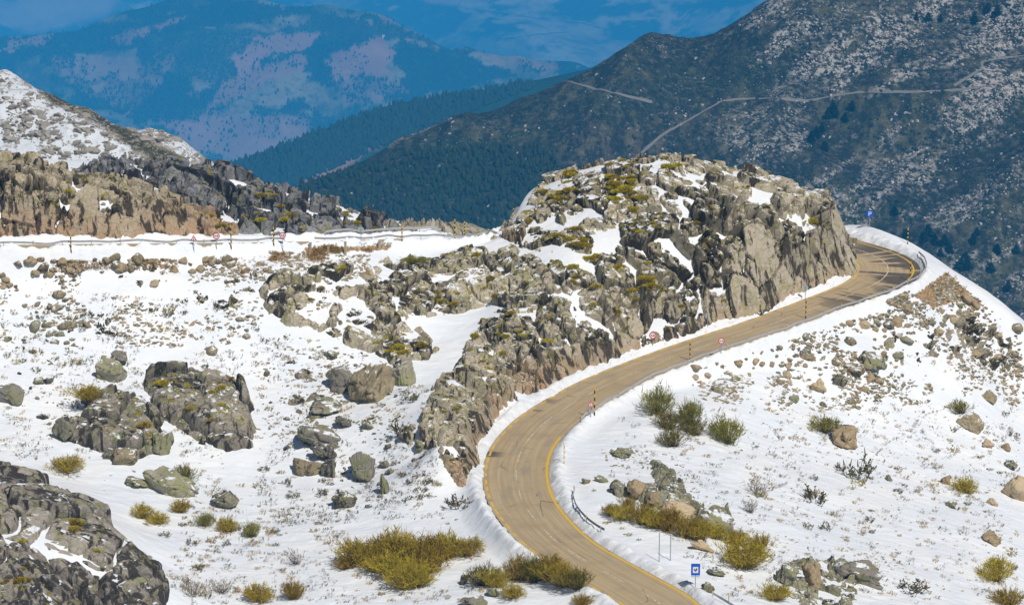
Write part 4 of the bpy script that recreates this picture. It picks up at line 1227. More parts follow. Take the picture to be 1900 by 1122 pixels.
BOULD = [  # centre px, py, width, height, colour, label
    (207, 682, 54, 46, 'green', 'green lichened boulder with a pointed side leaning on a dark one'),
    (224, 660, 36, 26, 'dark', 'dark round boulder just above and behind the pointed green boulder'),
    (18, 728, 56, 42, 'dark', 'dark boulder at the left edge above the squat outcrop'),
    (122, 792, 40, 48, 'green', 'blocky green boulder at the left foot of the squat outcrop'),
    (299, 818, 42, 48, 'green', 'bright green slab standing against the right foot of the squat outcrop'),
    (235, 846, 50, 34, 'brown', 'brown split boulder at the lower foot of the squat outcrop'),
    (205, 838, 30, 26, 'dark', 'small dark boulder left of the brown split boulder'),
    (318, 892, 92, 46, 'green', 'wide flat green slab with dry bushes above its right end'),
    (256, 893, 42, 20, 'green', 'thin green slab left of the wide flat green slab'),
    (420, 926, 52, 34, 'green', 'narrow green splinter of rock slanting alone in the snow'),
    (640, 924, 44, 32, 'green', 'rounded green boulder with dark bushes behind it above the broom thicket'),
    (592, 806, 78, 44, 'dark', 'long dark boulder topmost of the dark cluster in the middle of the slope'),
    (606, 836, 56, 28, 'dark', 'middle dark boulder of the dark cluster in the middle of the slope'),
    (565, 862, 64, 40, 'brown', 'lowest and leftmost brown boulder of the dark cluster mid slope'),
    (613, 868, 32, 36, 'dark', 'small upright dark boulder beside the lowest brown one of the cluster'),
    (676, 864, 62, 62, 'dark', 'tall dark wedge shaped boulder right of the dark cluster mid slope'),
    (693, 712, 80, 78, 'brown', 'large grey brown boulder with a rounded front below the slanting slabs'),
    (640, 704, 70, 50, 'dark', 'dark boulder left of the large grey brown rounded boulder'),
    (747, 692, 52, 52, 'green', 'green grey boulder right of the large grey brown rounded boulder'),
    (612, 656, 34, 14, 'green', 'thin flat green rock just below the slanting slabs'),
    (600, 750, 74, 24, 'green', 'long low green slab above the dark cluster mid slope'),
    (640, 782, 36, 20, 'dark', 'small dark rock at the right end of the long low slab'),
    (714, 898, 18, 42, 'green', 'thin pale green splinter standing right of the tall dark wedge'),
    (714, 860, 20, 16, 'green', 'small round green stone touching the tall dark wedge'),
    (682, 788, 24, 14, 'green', 'small green stone alone right of the dark cluster'),
    (752, 808, 26, 18, 'dark', 'small dark rock left of the cliff end near the road'),
    (776, 826, 28, 24, 'green', 'small green rock beside the cliff end near the road'),
    (786, 655, 26, 18, 'brown', 'orange brown stone in the snow gully beside the slabs'),
    (860, 1074, 14, 24, 'dark', 'small upright dark stone in the snow between the two broom thickets'),
    (880, 1114, 44, 24, 'dark', 'dark stone at the bottom edge left of the road'),
    (915, 1098, 26, 18, 'green', 'small green stone at the bottom edge left of the road'),
    (1572, 810, 62, 42, 'tan', 'big tan boulder with a shaded left side out on the right snowfield'),
    (1800, 782, 46, 30, 'brown', 'brown oval boulder with a bush behind it on the right snowfield'),
    (1884, 904, 62, 48, 'tan', 'big tan boulder cut by the right edge of the picture'),
    (1843, 998, 38, 20, 'tan', 'two humped low tan boulder near the right edge'),
    (1832, 822, 22, 18, 'tan', 'left one of two small tan stones below the brown oval boulder'),
    (1866, 828, 18, 18, 'tan', 'right one of two small tan stones below the brown oval boulder'),
    (1876, 862, 26, 16, 'green', 'small green stone above the big tan boulder at the right edge'),
    (1757, 890, 22, 18, 'tan', 'tan stone above a yellow green bush on the right snowfield'),
    (1842, 929, 24, 16, 'tan', 'tan stone left of the big tan boulder at the right edge'),
    (1762, 934, 24, 14, 'green', 'green stone between a dark bush and a yellow green bush on the right snowfield'),
    (1648, 886, 16, 12, 'green', 'small green stone alone in the middle of the right snowfield'),
    (1302, 1011, 46, 18, 'tan', 'long pale tan block at the right end of the broom thicket'),
    (1152, 906, 40, 28, 'green', 'rounded green boulder at the left end of the rubble inside the bend'),
    (1182, 906, 36, 34, 'tan', 'pink tan boulder touching the rounded green one inside the bend'),
    (1216, 922, 30, 24, 'tan', 'tan boulder half hidden by the broom thicket inside the bend'),
    (1262, 945, 62, 46, 'tan', 'big tan boulder rising behind the broom thicket inside the bend'),
    (1150, 838, 44, 22, 'green', 'green slab at the upper end of the rubble inside the bend'),
    (1086, 891, 18, 14, 'brown', 'small brown stone nearest the road inside the bend'),
    (1116, 888, 24, 14, 'green', 'small green stone second from the road inside the bend'),
    (1330, 966, 66, 40, 'green', 'broad green boulder at the lower end of the slab ridge inside the bend'),
    (1331, 1060, 34, 18, 'green', 'flat green stone up slope of the blue sign'),
    (1313, 1089, 24, 20, 'green', 'green triangular stone beside the foot of the blue sign'),
    (1592, 1058, 86, 36, 'dark', 'long dark humped rock above the green slabs at the bottom edge'),
    (1455, 1062, 46, 44, 'green', 'upright green slab left of the tan stones at the bottom edge'),
    (1510, 1062, 40, 46, 'tan', 'tan leaning slab beside the upright green slab at the bottom edge'),
    (1520, 714, 28, 26, 'tan', 'tan boulder at the lower left of the scree on the right slope'),
    (1617, 668, 42, 34, 'green', 'largest grey green boulder in the middle of the scree on the right slope'),
    (1588, 684, 40, 22, 'brown', 'brown block left of the largest grey green boulder in the scree'),
    (1558, 704, 26, 20, 'green', 'green block below the brown block in the scree'),
    (1835, 735, 26, 24, 'brown', 'brown jagged stone on the right snowfield above the oval boulder'),
    (146, 460, 0, 0, 'tan', ''),
]
for i, (px, py, wpx, hpx, c_, lab) in enumerate(BOULD):
    if not lab: continue
    loc, nor, on = spot(px, py + hpx * 0.35)
    if loc is None: continue
    m_ = mpp(loc)
    put_rock('boulder', RM[c_][i % 7], loc, wpx * m_ * 1.08, hpx * m_ * 1.12, lab, sink=0.26, tilt=0.2, rz=random.uniform(-0.6, 0.6))

# ---- scree: stones one can tell apart, each an object of its own
SCREE = [  # polygon, how many, size in px lo/hi, colours, label, group
    ([(0, 482), (620, 482), (600, 530), (470, 560), (300, 545), (0, 540)], 74, (9, 28), ('brown', 'tan', 'brown'), 'brown stone scattered on the snow just below the upper road', 'stones below the upper road'),
    ([(0, 545), (300, 548), (470, 565), (470, 690), (250, 640), (0, 690)], 34, (9, 30), ('brown', 'green', 'brown'), 'grey brown stone on the steep left snow slope below the stony strip', 'stones on the left slope'),
    ([(500, 640), (760, 700), (780, 860), (700, 960), (520, 900), (490, 700)], 22, (7, 18), ('green', 'dark'), 'small dark stone poking from the snow mid slope below the slabs', 'stones below the slabs'),
    ([(0, 690), (150, 700), (90, 840), (0, 850)], 12, (9, 24), ('green', 'dark'), 'small lichened stone at the far left of the snow slope', 'stones at the far left'),
    ([(1270, 690), (1560, 600), (1700, 560), (1780, 545), (1890, 610), (1895, 700), (1700, 740), (1480, 760), (1330, 740)], 150, (8, 27), ('brown', 'tan', 'green', 'tan'), 'brown stone of the scree on the right snow slope below the road', 'scree on the right slope'),
    ([(1790, 560), (1895, 620), (1895, 720), (1800, 690)], 34, (9, 30), ('brown', 'tan'), 'brown block near the right hand skyline of the slope', 'blocks at the right skyline'),
    ([(1300, 780), (1890, 740), (1890, 1110), (1450, 1020), (1420, 880)], 22, (7, 18), ('tan', 'tan', 'brown'), 'small tan stone lying on the open right snowfield', 'stones on the right snowfield'),
    ([(1120, 830), (1200, 820), (1290, 880), (1260, 900), (1150, 880)], 14, (8, 20), ('brown', 'green', 'tan'), 'small stone in the rubble inside the bend above the slab ridge', 'rubble inside the bend'),
]


def scatter_px(poly, n, seed, clump=0.0, cs=60):
    poly = np.array(poly, float); r_ = np.random.default_rng(seed)
    lo, hi = poly.min(0), poly.max(0); out = np.zeros((0, 2))
    for _ in range(60):
        q = lo + r_.random((n * 4, 2)) * (hi - lo)
        q = q[poly_sd(poly, q[:, 0], q[:, 1]) > 0]
        if clump: q = q[r_.random(len(q)) < sstep(-clump, clump, fbm(np.column_stack([q / cs, np.zeros(len(q))]), 3, seed)) ** 2]
        out = np.vstack([out, q])
        if len(out) >= n: break
    return out[:n]


ns = 0
for k, (poly, n, (s0, s1), cols, lab, grp) in enumerate(SCREE):
    got = 0
    for j, (px, py) in enumerate(scatter_px(poly, n * 3, 900 + k, 0.35)):
        if got >= n or ns >= 298: break
        loc, nor, on = spot(px, py)
        if loc is None or on != 'snow_ground': continue
        c_ = cols[j % len(cols)]
        w_ = (s0 + (s1 - s0) * random.random() ** 2.2) * mpp(loc)
        put_rock('stone', RM[c_ + '_s'][random.randrange(8)], loc, w_, w_ * random.uniform(0.5, 0.8), lab, grp, 'stone', sink=random.uniform(0.18, 0.42), tilt=0.5)
        ns += 1; got += 1
# the small stones beyond counting
small = {'tan': [], 'brown': [], 'green': []}
FINE = [([(1270, 690), (1560, 600), (1700, 560), (1780, 545), (1890, 610), (1895, 720), (1700, 750), (1450, 770), (1300, 740)], 1900, ('brown', 'tan', 'green'), (2, 11)),
        ([(1690, 548), (1755, 506), (1790, 540), (1720, 560)], 420, ('tan', 'brown', 'tan'), (2, 8)),
        ([(1640, 560), (1755, 506), (1840, 575), (1895, 620), (1800, 620)], 1100, ('tan', 'brown', 'green'), (2, 10)),
        ([(60, 484), (330, 480), (330, 500), (60, 505)], 330, ('brown', 'tan'), (2, 9)),
        ([(300, 478), (690, 472), (660, 520), (420, 520), (300, 510)], 700, ('brown', 'tan', 'green'), (2, 10)),
        ([(0, 500), (500, 500), (480, 640), (0, 650)], 760, ('brown', 'green', 'tan'), (2, 10)),
        ([(700, 478), (900, 470), (1000, 480), (900, 510), (700, 500)], 260, ('tan', 'brown'), (2, 9)),
        ([(0, 650), (700, 640), (800, 900), (500, 1000), (320, 1000), (0, 860)], 420, ('green', 'brown'), (1.5, 8)),
        ([(470, 600), (700, 660), (800, 730), (800, 880), (560, 880), (470, 760)], 420, ('green', 'brown', 'tan'), (2, 9)),
        ([(1760, 530), (1900, 610), (1900, 760), (1760, 700)], 500, ('tan', 'brown', 'green'), (2, 11)),
        ([(1300, 760), (1890, 740), (1890, 1120), (1420, 1060), (1330, 880)], 420, ('tan', 'brown'), (1.5, 6)),
        ([(1110, 815), (1210, 810), (1310, 900), (1250, 960), (1140, 900)], 160, ('green', 'tan', 'brown'), (2, 8))]
for k, (poly, n, cols, (s0, s1)) in enumerate(FINE):
    for j, (px, py) in enumerate(scatter_px(poly, n, 1200 + k, 0.3, 45)):
        loc, nor, on = spot(px, py)
        if loc is None or on != 'snow_ground': continue
        small[cols[j % len(cols)]].append((*loc, (s0 + (s1 - s0) * random.random() ** 2) * mpp(loc)))
for c_, lst in small.items():
    a = np.array(lst)
    sv = rv * [1.5, 0.85, 0.6]
    Sx = a[:, 3] / 2
    o = merged('small_stones', sv, jf, a[:, :3] + np.array([0, 0, 0.02]), Sx, M['boulder_' + c_])

# ------------------------------------------------------------------ shrubs
def blades(stems, seed, mat, name):
    """stems: list of (points (k,3), width0, width1, tip0, tip1, rnd) -> one mesh of narrow strips"""
    Vs, Fs, T_, R_ = [], [], [], []
    r_ = np.random.default_rng(seed); n0 = 0
    for pts, w0, w1, t0, t1, rn in stems:
        k = len(pts); ax = r_.normal(size=3); tg = pts[-1] - pts[0]
        sd = np.cross(tg, ax); sd /= np.linalg.norm(sd) + 1e-9
        wd = np.linspace(w0, w1, k)[:, None]
        v = np.stack([pts - sd * wd / 2, pts + sd * wd / 2], 1).reshape(-1, 3)
        Vs.append(v)
        for i in range(k - 1):
            a = n0 + 2 * i; Fs.append((a, a + 1, a + 3, a + 2))
        T_.append(np.repeat(np.linspace(t0, t1, k), 2)); R_.append(np.full(2 * k, rn)); n0 += 2 * k
    return mesh_np(name, np.vstack(Vs), np.array(Fs), mat, {'tip': np.concatenate(T_), 'rnd': np.concatenate(R_)})


def broom_mesh(seed, mat, n=230, name='broom_bush', spread=1.15, twigs=5):
    r_ = np.random.default_rng(seed); st = []
    lobes = [(r_.normal() * 0.28, r_.normal() * 0.28, 0.6 + 0.5 * r_.random()) for _ in range(6)]
    for i in range(n):
        lx, ly, lh = lobes[r_.integers(6)]
        a = r_.random() * 6.283; q = math.sqrt(r_.random()) * spread * 0.62
        b = np.array([lx * 0.35 + r_.normal() * 0.06, ly * 0.35 + r_.normal() * 0.06, -0.08])
        h = lh * (0.55 + 0.5 * r_.random()) * (1 - 0.75 * q * q)
        e_ = np.array([lx + q * math.cos(a), ly + q * math.sin(a), h])
        mid = b * 0.45 + e_ * 0.55 + np.array([0.1 * math.cos(a) * q, 0.1 * math.sin(a) * q, -0.05 * q]) + r_.normal(size=3) * 0.06
        rn = r_.random()
        st.append((np.array([b, mid, e_]), 0.020, 0.012, 0.0, 0.9, rn))
        for _ in range(twigs):
            u = 0.45 + 0.5 * r_.random()
            p0 = mid * (1 - u) + e_ * u
            d_ = r_.normal(size=3) * 0.095 + np.array([0.07 * math.cos(a), 0.07 * math.sin(a), 0.09])
            st.append((np.array([p0, p0 + d_]), 0.026, 0.012, 0.65, 1.0, min(1, max(0, rn + r_.normal() * 0.2))))
    return blades(st, seed, mat, name)


def sprig_mesh(seed, mat, name, n=26, leafy=True):
    r_ = np.random.default_rng(seed); st = []
    for i in range(n):
        a = r_.random() * 6.283; q = 0.25 + 0.75 * math.sqrt(r_.random())
        b = np.array([math.cos(a) * q * 0.45, math.sin(a) * q * 0.3, -0.05]) + r_.normal(size=3) * 0.1
        e_ = b + np.array([math.cos(a) * 0.3, math.sin(a) * 0.3, 0.32 + 0.4 * r_.random()])
        m_ = (b + e_) / 2 + r_.normal(size=3) * 0.05
        st.append((np.array([b, m_, e_]), 0.035, 0.012, 0.0, 0.5, r_.random()))
        if leafy:
            for _ in range(5):
                p0 = m_ + (e_ - m_) * r_.random()
                st.append((np.array([p0, p0 + r_.normal(size=3) * 0.11 + np.array([0, 0, 0.06])]), 0.085, 0.03, 0.6, 1.0, r_.random()))
    return blades(st, seed, mat, name)


def cushion_mesh(seed, mat, name, n=420):
    r_ = np.random.default_rng(seed); st = []
    for i in range(n):
        a = r_.random() * 6.283; q = math.sqrt(r_.random())
        z = 0.42 * math.sqrt(max(0, 1 - q * q)) * (0.75 + 0.5 * r_.random())
        lump = 1 + 0.25 * math.sin(3 * a + seed)
        p = np.array([q * math.cos(a) * lump, q * math.sin(a) * 0.8, z - 0.10])
        d_ = np.array([math.cos(a) * q, math.sin(a) * q, 0.9]) * 0.13 + r_.normal(size=3) * 0.05
        st.append((np.array([p - d_ * 0.8, p + d_]), 0.16, 0.05, 0.25 + 0.3 * r_.random(), 1.0, r_.random()))
    return blades(st, seed, mat, name)


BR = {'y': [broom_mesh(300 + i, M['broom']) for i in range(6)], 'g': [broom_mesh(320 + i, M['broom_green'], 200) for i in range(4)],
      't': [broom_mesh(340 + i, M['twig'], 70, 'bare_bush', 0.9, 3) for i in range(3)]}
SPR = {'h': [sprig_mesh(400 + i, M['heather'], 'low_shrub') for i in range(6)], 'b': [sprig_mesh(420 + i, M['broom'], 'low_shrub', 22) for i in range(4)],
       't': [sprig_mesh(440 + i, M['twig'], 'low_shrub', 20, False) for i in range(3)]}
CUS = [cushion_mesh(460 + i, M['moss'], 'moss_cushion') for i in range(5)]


def put_plant(name, me, px, py, wpx, hpx, label, cat, group=None, need=None):
    loc, nor, on = spot(px, py)
    if loc is None or on.startswith('road') or (need and on != need): return None
    m_ = mpp(loc)
    o = link(name, me, None, loc)
    o.scale = (wpx * m_ / 1.7, wpx * m_ / 1.7 * random.uniform(0.8, 1.1), hpx * m_ / 1.05)
    o.rotation_euler = (0, 0, random.uniform(0, 6.28))
    return tag(o, label, cat, group)


BUSH = [  # base px, py, width, height, kind, label, group
    (655, 1040, 60, 50), (685, 1045, 66, 58), (715, 1040, 70, 62), (745, 1040, 72, 74), (775, 1045, 70, 66), (808, 1040, 70, 62), (838, 1030, 66, 56), (866, 1028, 50, 44), (700, 1060, 60, 40), (745, 1092, 80, 56), (775, 1085, 66, 50), (735, 1068, 80, 56), (640, 1055, 44, 30), (800, 1062, 60, 40)]
BUSH = [(*b, 'y', 'yellow green broom bush of the wide thicket left of the road bottom', 'wide broom thicket') for b in BUSH]
BUSH += [(*b, 'y' if i % 3 else 'g', 'olive broom bush of the thicket against the left road edge at the bottom', 'roadside broom thicket') for i, b in enumerate([(900, 1085, 52, 46), (928, 1088, 44, 40), (962, 1075, 56, 56), (990, 1078, 60, 58), (1020, 1075, 60, 58), (1050, 1085, 56, 56), (1075, 1090, 46, 46), (955, 1105, 46, 30), (1080, 1122, 40, 26)])]
BUSH += [(*b, 'g', 'dark green bush at the right end of the roadside thicket', 'dark bushes ending the thicket') for b in [(1108, 1092, 44, 42), (1128, 1096, 44, 40), (1145, 1104, 34, 34)]]
BUSH += [(*b, 'y', 'broom bush of the thicket in front of the tan boulders inside the bend', 'broom inside the bend') for b in [(1135, 955, 36, 26), (1155, 962, 44, 32), (1192, 970, 50, 50), (1215, 978, 50, 48), (1240, 985, 56, 54), (1268, 995, 54, 50), (1300, 1002, 44, 44), (1170, 945, 30, 30), (1330, 998, 40, 34)]]
BUSH += [
    (1214, 768, 56, 62, 'g', 'tall dark broom bush nearest the guardrail on the right snow slope', None),
    (1236, 795, 48, 40, 'g', 'loose dark bush just below the tall one nearest the guardrail', None),
    (1278, 785, 50, 52, 'g', 'thin dark bush between the tall bush and the round bush', None),
    (1286, 806, 50, 36, 'g', 'low dark bush under the thin dark bush on the right snow slope', None),
    (1248, 826, 46, 40, 'g', 'lowest dark bush of the group below the guardrail', None),
    (1350, 822, 62, 58, 'g', 'round dark broom bush standing apart at the right of the group', None),
    (1382, 1052, 84, 70, 'y', 'big yellow green broom bush alone between the blue sign and the right snowfield', None),
    (1372, 1010, 46, 34, 'y', 'small broom bush behind the big yellow green one', None),
    (1410, 1020, 40, 34, 'y', 'small broom bush at the upper right of the big yellow green one', None),
    (1845, 1076, 66, 46, 'y', 'broad yellow green bush low on the right snowfield', None),
    (1797, 914, 42, 36, 'y', 'round yellow green bush in the upper right snowfield', None),
    (1528, 800, 48, 36, 'g', 'pale green bush left of the big tan boulder', None),
    (1782, 764, 36, 28, 'g', 'small brownish bush just behind the brown oval boulder', None),
    (1406, 918, 44, 36, 't', 'pale leafless bush beside a tan stone on the right snowfield', None),
    (1388, 950, 34, 30, 't', 'small leafless bush below the pale leafless one', None),
    (1590, 890, 56, 60, 'h', 'dark sparse heather bush under the big tan boulder', None),
    (1515, 930, 52, 40, 'h', 'dark sparse bush in the middle of the right snowfield', None),
    (1870, 1122, 56, 40, 'y', 'yellow bush cut by the bottom edge at the far right', None),
    (1440, 1112, 56, 40, 'y', 'yellow bush growing among the green slabs at the bottom edge', None),
    (1690, 1098, 60, 36, 'h', 'ragged bush right of the long dark humped rock', None),
    (120, 872, 60, 36, 'y', 'ochre bush below the squat outcrop', None), (268, 962, 36, 34, 'y', 'ochre bush below the wide flat green slab', None), (298, 970, 40, 26, 'y', 'low ochre bush right of the ochre one below the flat slab', None), (335, 950, 36, 30, 'y', 'ochre bush right under the wide flat green slab', None),
    (345, 888, 46, 30, 'g', 'olive bush growing at the right end of the wide flat green slab', None), (426, 985, 40, 34, 'y', 'ochre bush near the green splinter', None), (465, 995, 34, 34, 'g', 'olive bush right of the one near the green splinter', None), (378, 975, 34, 30, 'g', 'olive bush left of the green splinter', None),
    (170, 740, 50, 30, 'y', 'ochre bush on top of the squat outcrop', None), (545, 1110, 40, 44, 'y', 'thin bush at the bottom left of the wide broom thicket', None), (480, 1114, 60, 40, 'y', 'ochre bush at the bottom edge left of the wide thicket', None), (360, 1104, 60, 36, 't', 'reddish leafless bush right of the near corner crag', None), (405, 1100, 50, 30, 't', 'second leafless bush right of the near corner crag', None), (552, 1046, 34, 30, 't', 'reddish leafless bush left of the wide broom thicket', None),
    (745, 806, 44, 40, 'h', 'dark bush in the snow left of the cliff end', None), (760, 745, 36, 32, 'h', 'dark bush under the green grey boulder', None), (850, 940, 50, 36, 'h', 'dark bush below the cliff end beside the road snow bank', None), (596, 920, 26, 24, 'h', 'small dark bush left of the rounded green boulder', None), (765, 488, 40, 14, 'g', 'flat dark green juniper on the shoulder below the saddle', None), (215, 700, 10, 10, 'h', 'tiny dark bush above the squat outcrop', None)]
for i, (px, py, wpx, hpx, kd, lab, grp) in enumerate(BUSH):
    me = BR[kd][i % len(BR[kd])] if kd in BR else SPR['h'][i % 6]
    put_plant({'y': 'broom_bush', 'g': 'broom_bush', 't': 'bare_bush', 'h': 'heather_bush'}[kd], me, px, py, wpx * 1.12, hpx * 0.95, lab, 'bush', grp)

LOWS = [([(0, 560), (480, 560), (480, 690), (260, 690), (0, 690)], 46, ('h', 'h', 'b'), 'low dark sprig poking through the left snow slope below the stones', 'sprigs on the left slope', (10, 30)),
        ([(480, 600), (700, 680), (790, 720), (800, 930), (560, 960), (480, 860)], 56, ('h', 'h', 'b'), 'low dark sprig in the snow between the slabs and the broom thicket', 'sprigs mid slope', (9, 28)),
        ([(320, 850), (520, 860), (640, 980), (600, 1110), (330, 1110), (300, 1000)], 60, ('h', 'b', 't'), 'low ochre sprig in the hollow right of the near corner crag', 'sprigs in the hollow', (10, 32)),
        ([(1380, 790), (1890, 760), (1890, 1110), (1650, 1040), (1420, 980)], 88, ('h', 'h', 't', 'b'), 'low dark sprig on the open right snowfield', 'sprigs on the right snowfield', (9, 36)),
        ([(1050, 880), (1120, 900), (1300, 1010), (1280, 1040), (1130, 980)], 10, ('h', 'b'), 'low sprig on the snow verge inside the bend', 'sprigs on the verge', (8, 18)),
        ([(800, 880), (880, 940), (900, 1000), (780, 980)], 14, ('h', 'b'), 'low sprig below the cliff end beside the road snow bank', 'sprigs below the cliff end', (8, 24))]
for k, (poly, n, kinds, lab, grp, (s0, s1)) in enumerate(LOWS):
    for j, (px, py) in enumerate(scatter_px(poly, n, 1500 + k, 0.4, 50)):
        kd = kinds[j % len(kinds)]; w_ = s0 + (s1 - s0) * random.random() ** 1.6
        put_plant('low_shrub', SPR[kd][random.randrange(len(SPR[kd]))], px, py, w_, w_ * random.uniform(0.35, 0.6), lab, 'shrub', grp, 'snow_ground')
# moss and dwarf broom cushions on the ledges of the crags
CUSH = [([(1010, 330), (1180, 292), (1400, 325), (1540, 380), (1500, 420), (1250, 430), (960, 440)], 80, 'yellow green moss cushion on the snowy top of the big knoll', 'cushions on the knoll top', (10, 32)),
        ([(1050, 440), (1300, 440), (1400, 560), (1200, 600), (1060, 560)], 60, 'yellow green cushion on a ledge of the knoll face above the road', 'cushions on the knoll face', (10, 30)),
        ([(480, 500), (900, 470), (1000, 560), (760, 690), (560, 600)], 24, 'olive cushion among the slanting slabs below the upper road', 'cushions among the slabs', (10, 30)),
        ([(800, 700), (900, 620), (1050, 600), (900, 780), (840, 860)], 16, 'olive cushion on the cliff beside the lower bend', 'cushions on the bend cliff', (10, 26)),
        ([(0, 320), (240, 350), (420, 400), (400, 450), (0, 440)], 14, 'olive cushion on the tan road cut behind the upper road', 'cushions on the road cut', (10, 24)),
        ([(420, 330), (600, 380), (740, 420), (620, 440), (440, 430)], 16, 'olive cushion on the dark grey cliff above the upper road', 'cushions on the grey cliff', (10, 30)),
        ([(150, 720), (300, 690), (450, 700), (470, 820), (300, 830)], 12, 'olive cushion on the two dark outcrops of the left slope', 'cushions on the outcrops', (10, 34)),
        ([(0, 900), (140, 940), (280, 1080), (0, 1110)], 8, 'olive cushion in a cleft of the near corner crag', 'cushions on the corner crag', (14, 44))]
for k, (poly, n, lab, grp, (s0, s1)) in enumerate(CUSH):
    c_ = 0
    for px, py in scatter_px(poly, n * 5, 1700 + k, 0.4, 50):
        loc, nor, on = spot(px, py)
        if loc is None or not on.startswith('rock_outcrop') or nor.z < 0.55: continue
        w_ = s0 + (s1 - s0) * random.random() ** 1.8; m_ = mpp(loc)
        o = link('moss_cushion', CUS[random.randrange(5)], None, loc)
        o.scale = (w_ * m_ / 2, w_ * m_ / 2.4, w_ * m_ / 2.2 * random.uniform(0.7, 1.1)); o.rotation_euler = (0, 0, random.uniform(0, 6.28))
        tag(o, lab, 'moss cushion', grp)
        c_ += 1
        if c_ >= n: break
# twigs and heather tips beyond counting
def strew(name, proto, poly_list, seed, lo, hi):
    co = np.array([v.co[:] for v in proto.vertices]); fa = np.array([list(p.vertices) for p in proto.polygons])
    tp = np.array([a.value for a in proto.attributes['tip'].data]); rd_ = np.array([a.value for a in proto.attributes['rnd'].data])
    pos, sz_ = [], []
    for poly, n in poly_list:
        for px, py in scatter_px(poly, n, seed, 0.3, 40):
            loc, nor, on = spot(px, py)
            if loc is None or on != 'snow_ground': continue
            pos.append(loc[:]); sz_.append((lo + (hi - lo) * random.random() ** 2) * mpp(loc))
        seed += 1
    pos, sz_ = np.array(pos), np.array(sz_)
    k = len(co); n = len(pos); a = rng.random(n) * 6.283
    v = co[None] * sz_[:, None, None]
    c, s_ = np.cos(a)[:, None], np.sin(a)[:, None]
    v = np.stack([v[..., 0] * c - v[..., 1] * s_, v[..., 0] * s_ + v[..., 1] * c, v[..., 2] * 0.8], -1) + pos[:, None]
    f = (fa[None] + (np.arange(n) * k)[:, None, None]).reshape(-1, 4)
    me = mesh_np(name, v.reshape(-1, 3), f, proto.materials[0], {'tip': np.tile(tp, n), 'rnd': np.clip(np.tile(rd_, n) + np.repeat(rng.normal(size=n) * 0.2, k), 0, 1)})
    tag(link(name, me), kind='stuff')


tiny = sprig_mesh(480, M['heather'], 'heather_tips', 7)
strew('heather_tips', tiny, [([(0, 540), (480, 560), (480, 860), (0, 850)], 850), ([(480, 620), (800, 720), (820, 960), (480, 980)], 800), ([(320, 850), (640, 980), (880, 1000), (900, 1120), (310, 1120)], 620), ([(1150, 760), (1890, 740), (1890, 1120), (1350, 1120), (1130, 880)], 1200)], 1900, 3, 11)
tuft = sprig_mesh(490, M['grass'], 'dry_grass', 14)
strew('dry_grass', tuft, [([(505, 468), (610, 472), (600, 486), (500, 484)], 160), ([(560, 458), (730, 452), (720, 466), (560, 472)], 200), ([(60, 486), (330, 482), (330, 498), (60, 502)], 150), ([(0, 540), (480, 560), (480, 860), (0, 850)], 160), ([(480, 620), (800, 720), (820, 960), (480, 980)], 150), ([(320, 850), (640, 980), (880, 1000), (900, 1120), (310, 1120)], 220), ([(1300, 700), (1890, 640), (1890, 1120), (1350, 1100), (1130, 880)], 420), ([(1700, 545), (1755, 506), (1800, 545), (1740, 560)], 25)], 1950, 5, 12)

# ------------------------------------------------------------------ road furniture
def bm_mesh(name, bm, mat):
    me = bpy.data.meshes.new(name); bm.normal_update(); bm.to_mesh(me); bm.free()
    for m_ in (mat if isinstance(mat, (list, tuple)) else [mat]): me.materials.append(m_)
    return me


def cyl(bm, r, z0, z1, seg_=10, x=0, y=0, mi=0):
    ret = bmesh.ops.create_cone(bm, cap_ends=True, segments=seg_, radius1=r, radius2=r, depth=z1 - z0, matrix=Matrix.Translation((x, y, (z0 + z1) / 2)))
    for f in {f for v in ret['verts'] for f in v.link_faces}: f.material_index = mi


def box(bm, sx, sy, sz, x, y, z, mi=0, rot=None):
    m_ = Matrix.Translation((x, y, z)) @ (rot or Matrix.Identity(4)) @ Matrix.Diagonal((sx, sy, sz, 1))
    ret = bmesh.ops.create_cube(bm, size=1, matrix=m_)
    for f in {f for v in ret['verts'] for f in v.link_faces}: f.material_index = mi


def disc(bm, r, y, th, z, mi=0, seg_=28):
    ret = bmesh.ops.create_cone(bm, cap_ends=True, segments=seg_, radius1=r, radius2=r, depth=th, matrix=Matrix.Translation((0, y, z)) @ Matrix.Rotation(math.pi / 2, 4, 'X'))
    for f in {f for v in ret['verts'] for f in v.link_faces}: f.material_index = mi


def poly_plate(bm, pts, y, th, mi=0):
    a = [bm.verts.new((x, y, z)) for x, z in pts]; b = [bm.verts.new((x, y + th, z)) for x, z in pts]
    fs = [bm.faces.new(a), bm.faces.new(b[::-1])] + [bm.faces.new((a[i], b[i], b[(i + 1) % len(a)], a[(i + 1) % len(a)])) for i in range(len(a))]
    bmesh.ops.recalc_face_normals(bm, faces=fs)
    for f in fs: f.material_index = mi


def pole_mesh(Hh, bands, cols, r=0.085):
    bm = bmesh.new(); n = bands
    for i in range(n):
        z0 = Hh * i / n - (0.5 if i == 0 else 0); z1 = Hh * (i + 1) / n
        cyl(bm, r, z0, z1, 10, mi=(n - 1 - i) % 2)
    return bm_mesh('snow_pole', bm, cols)


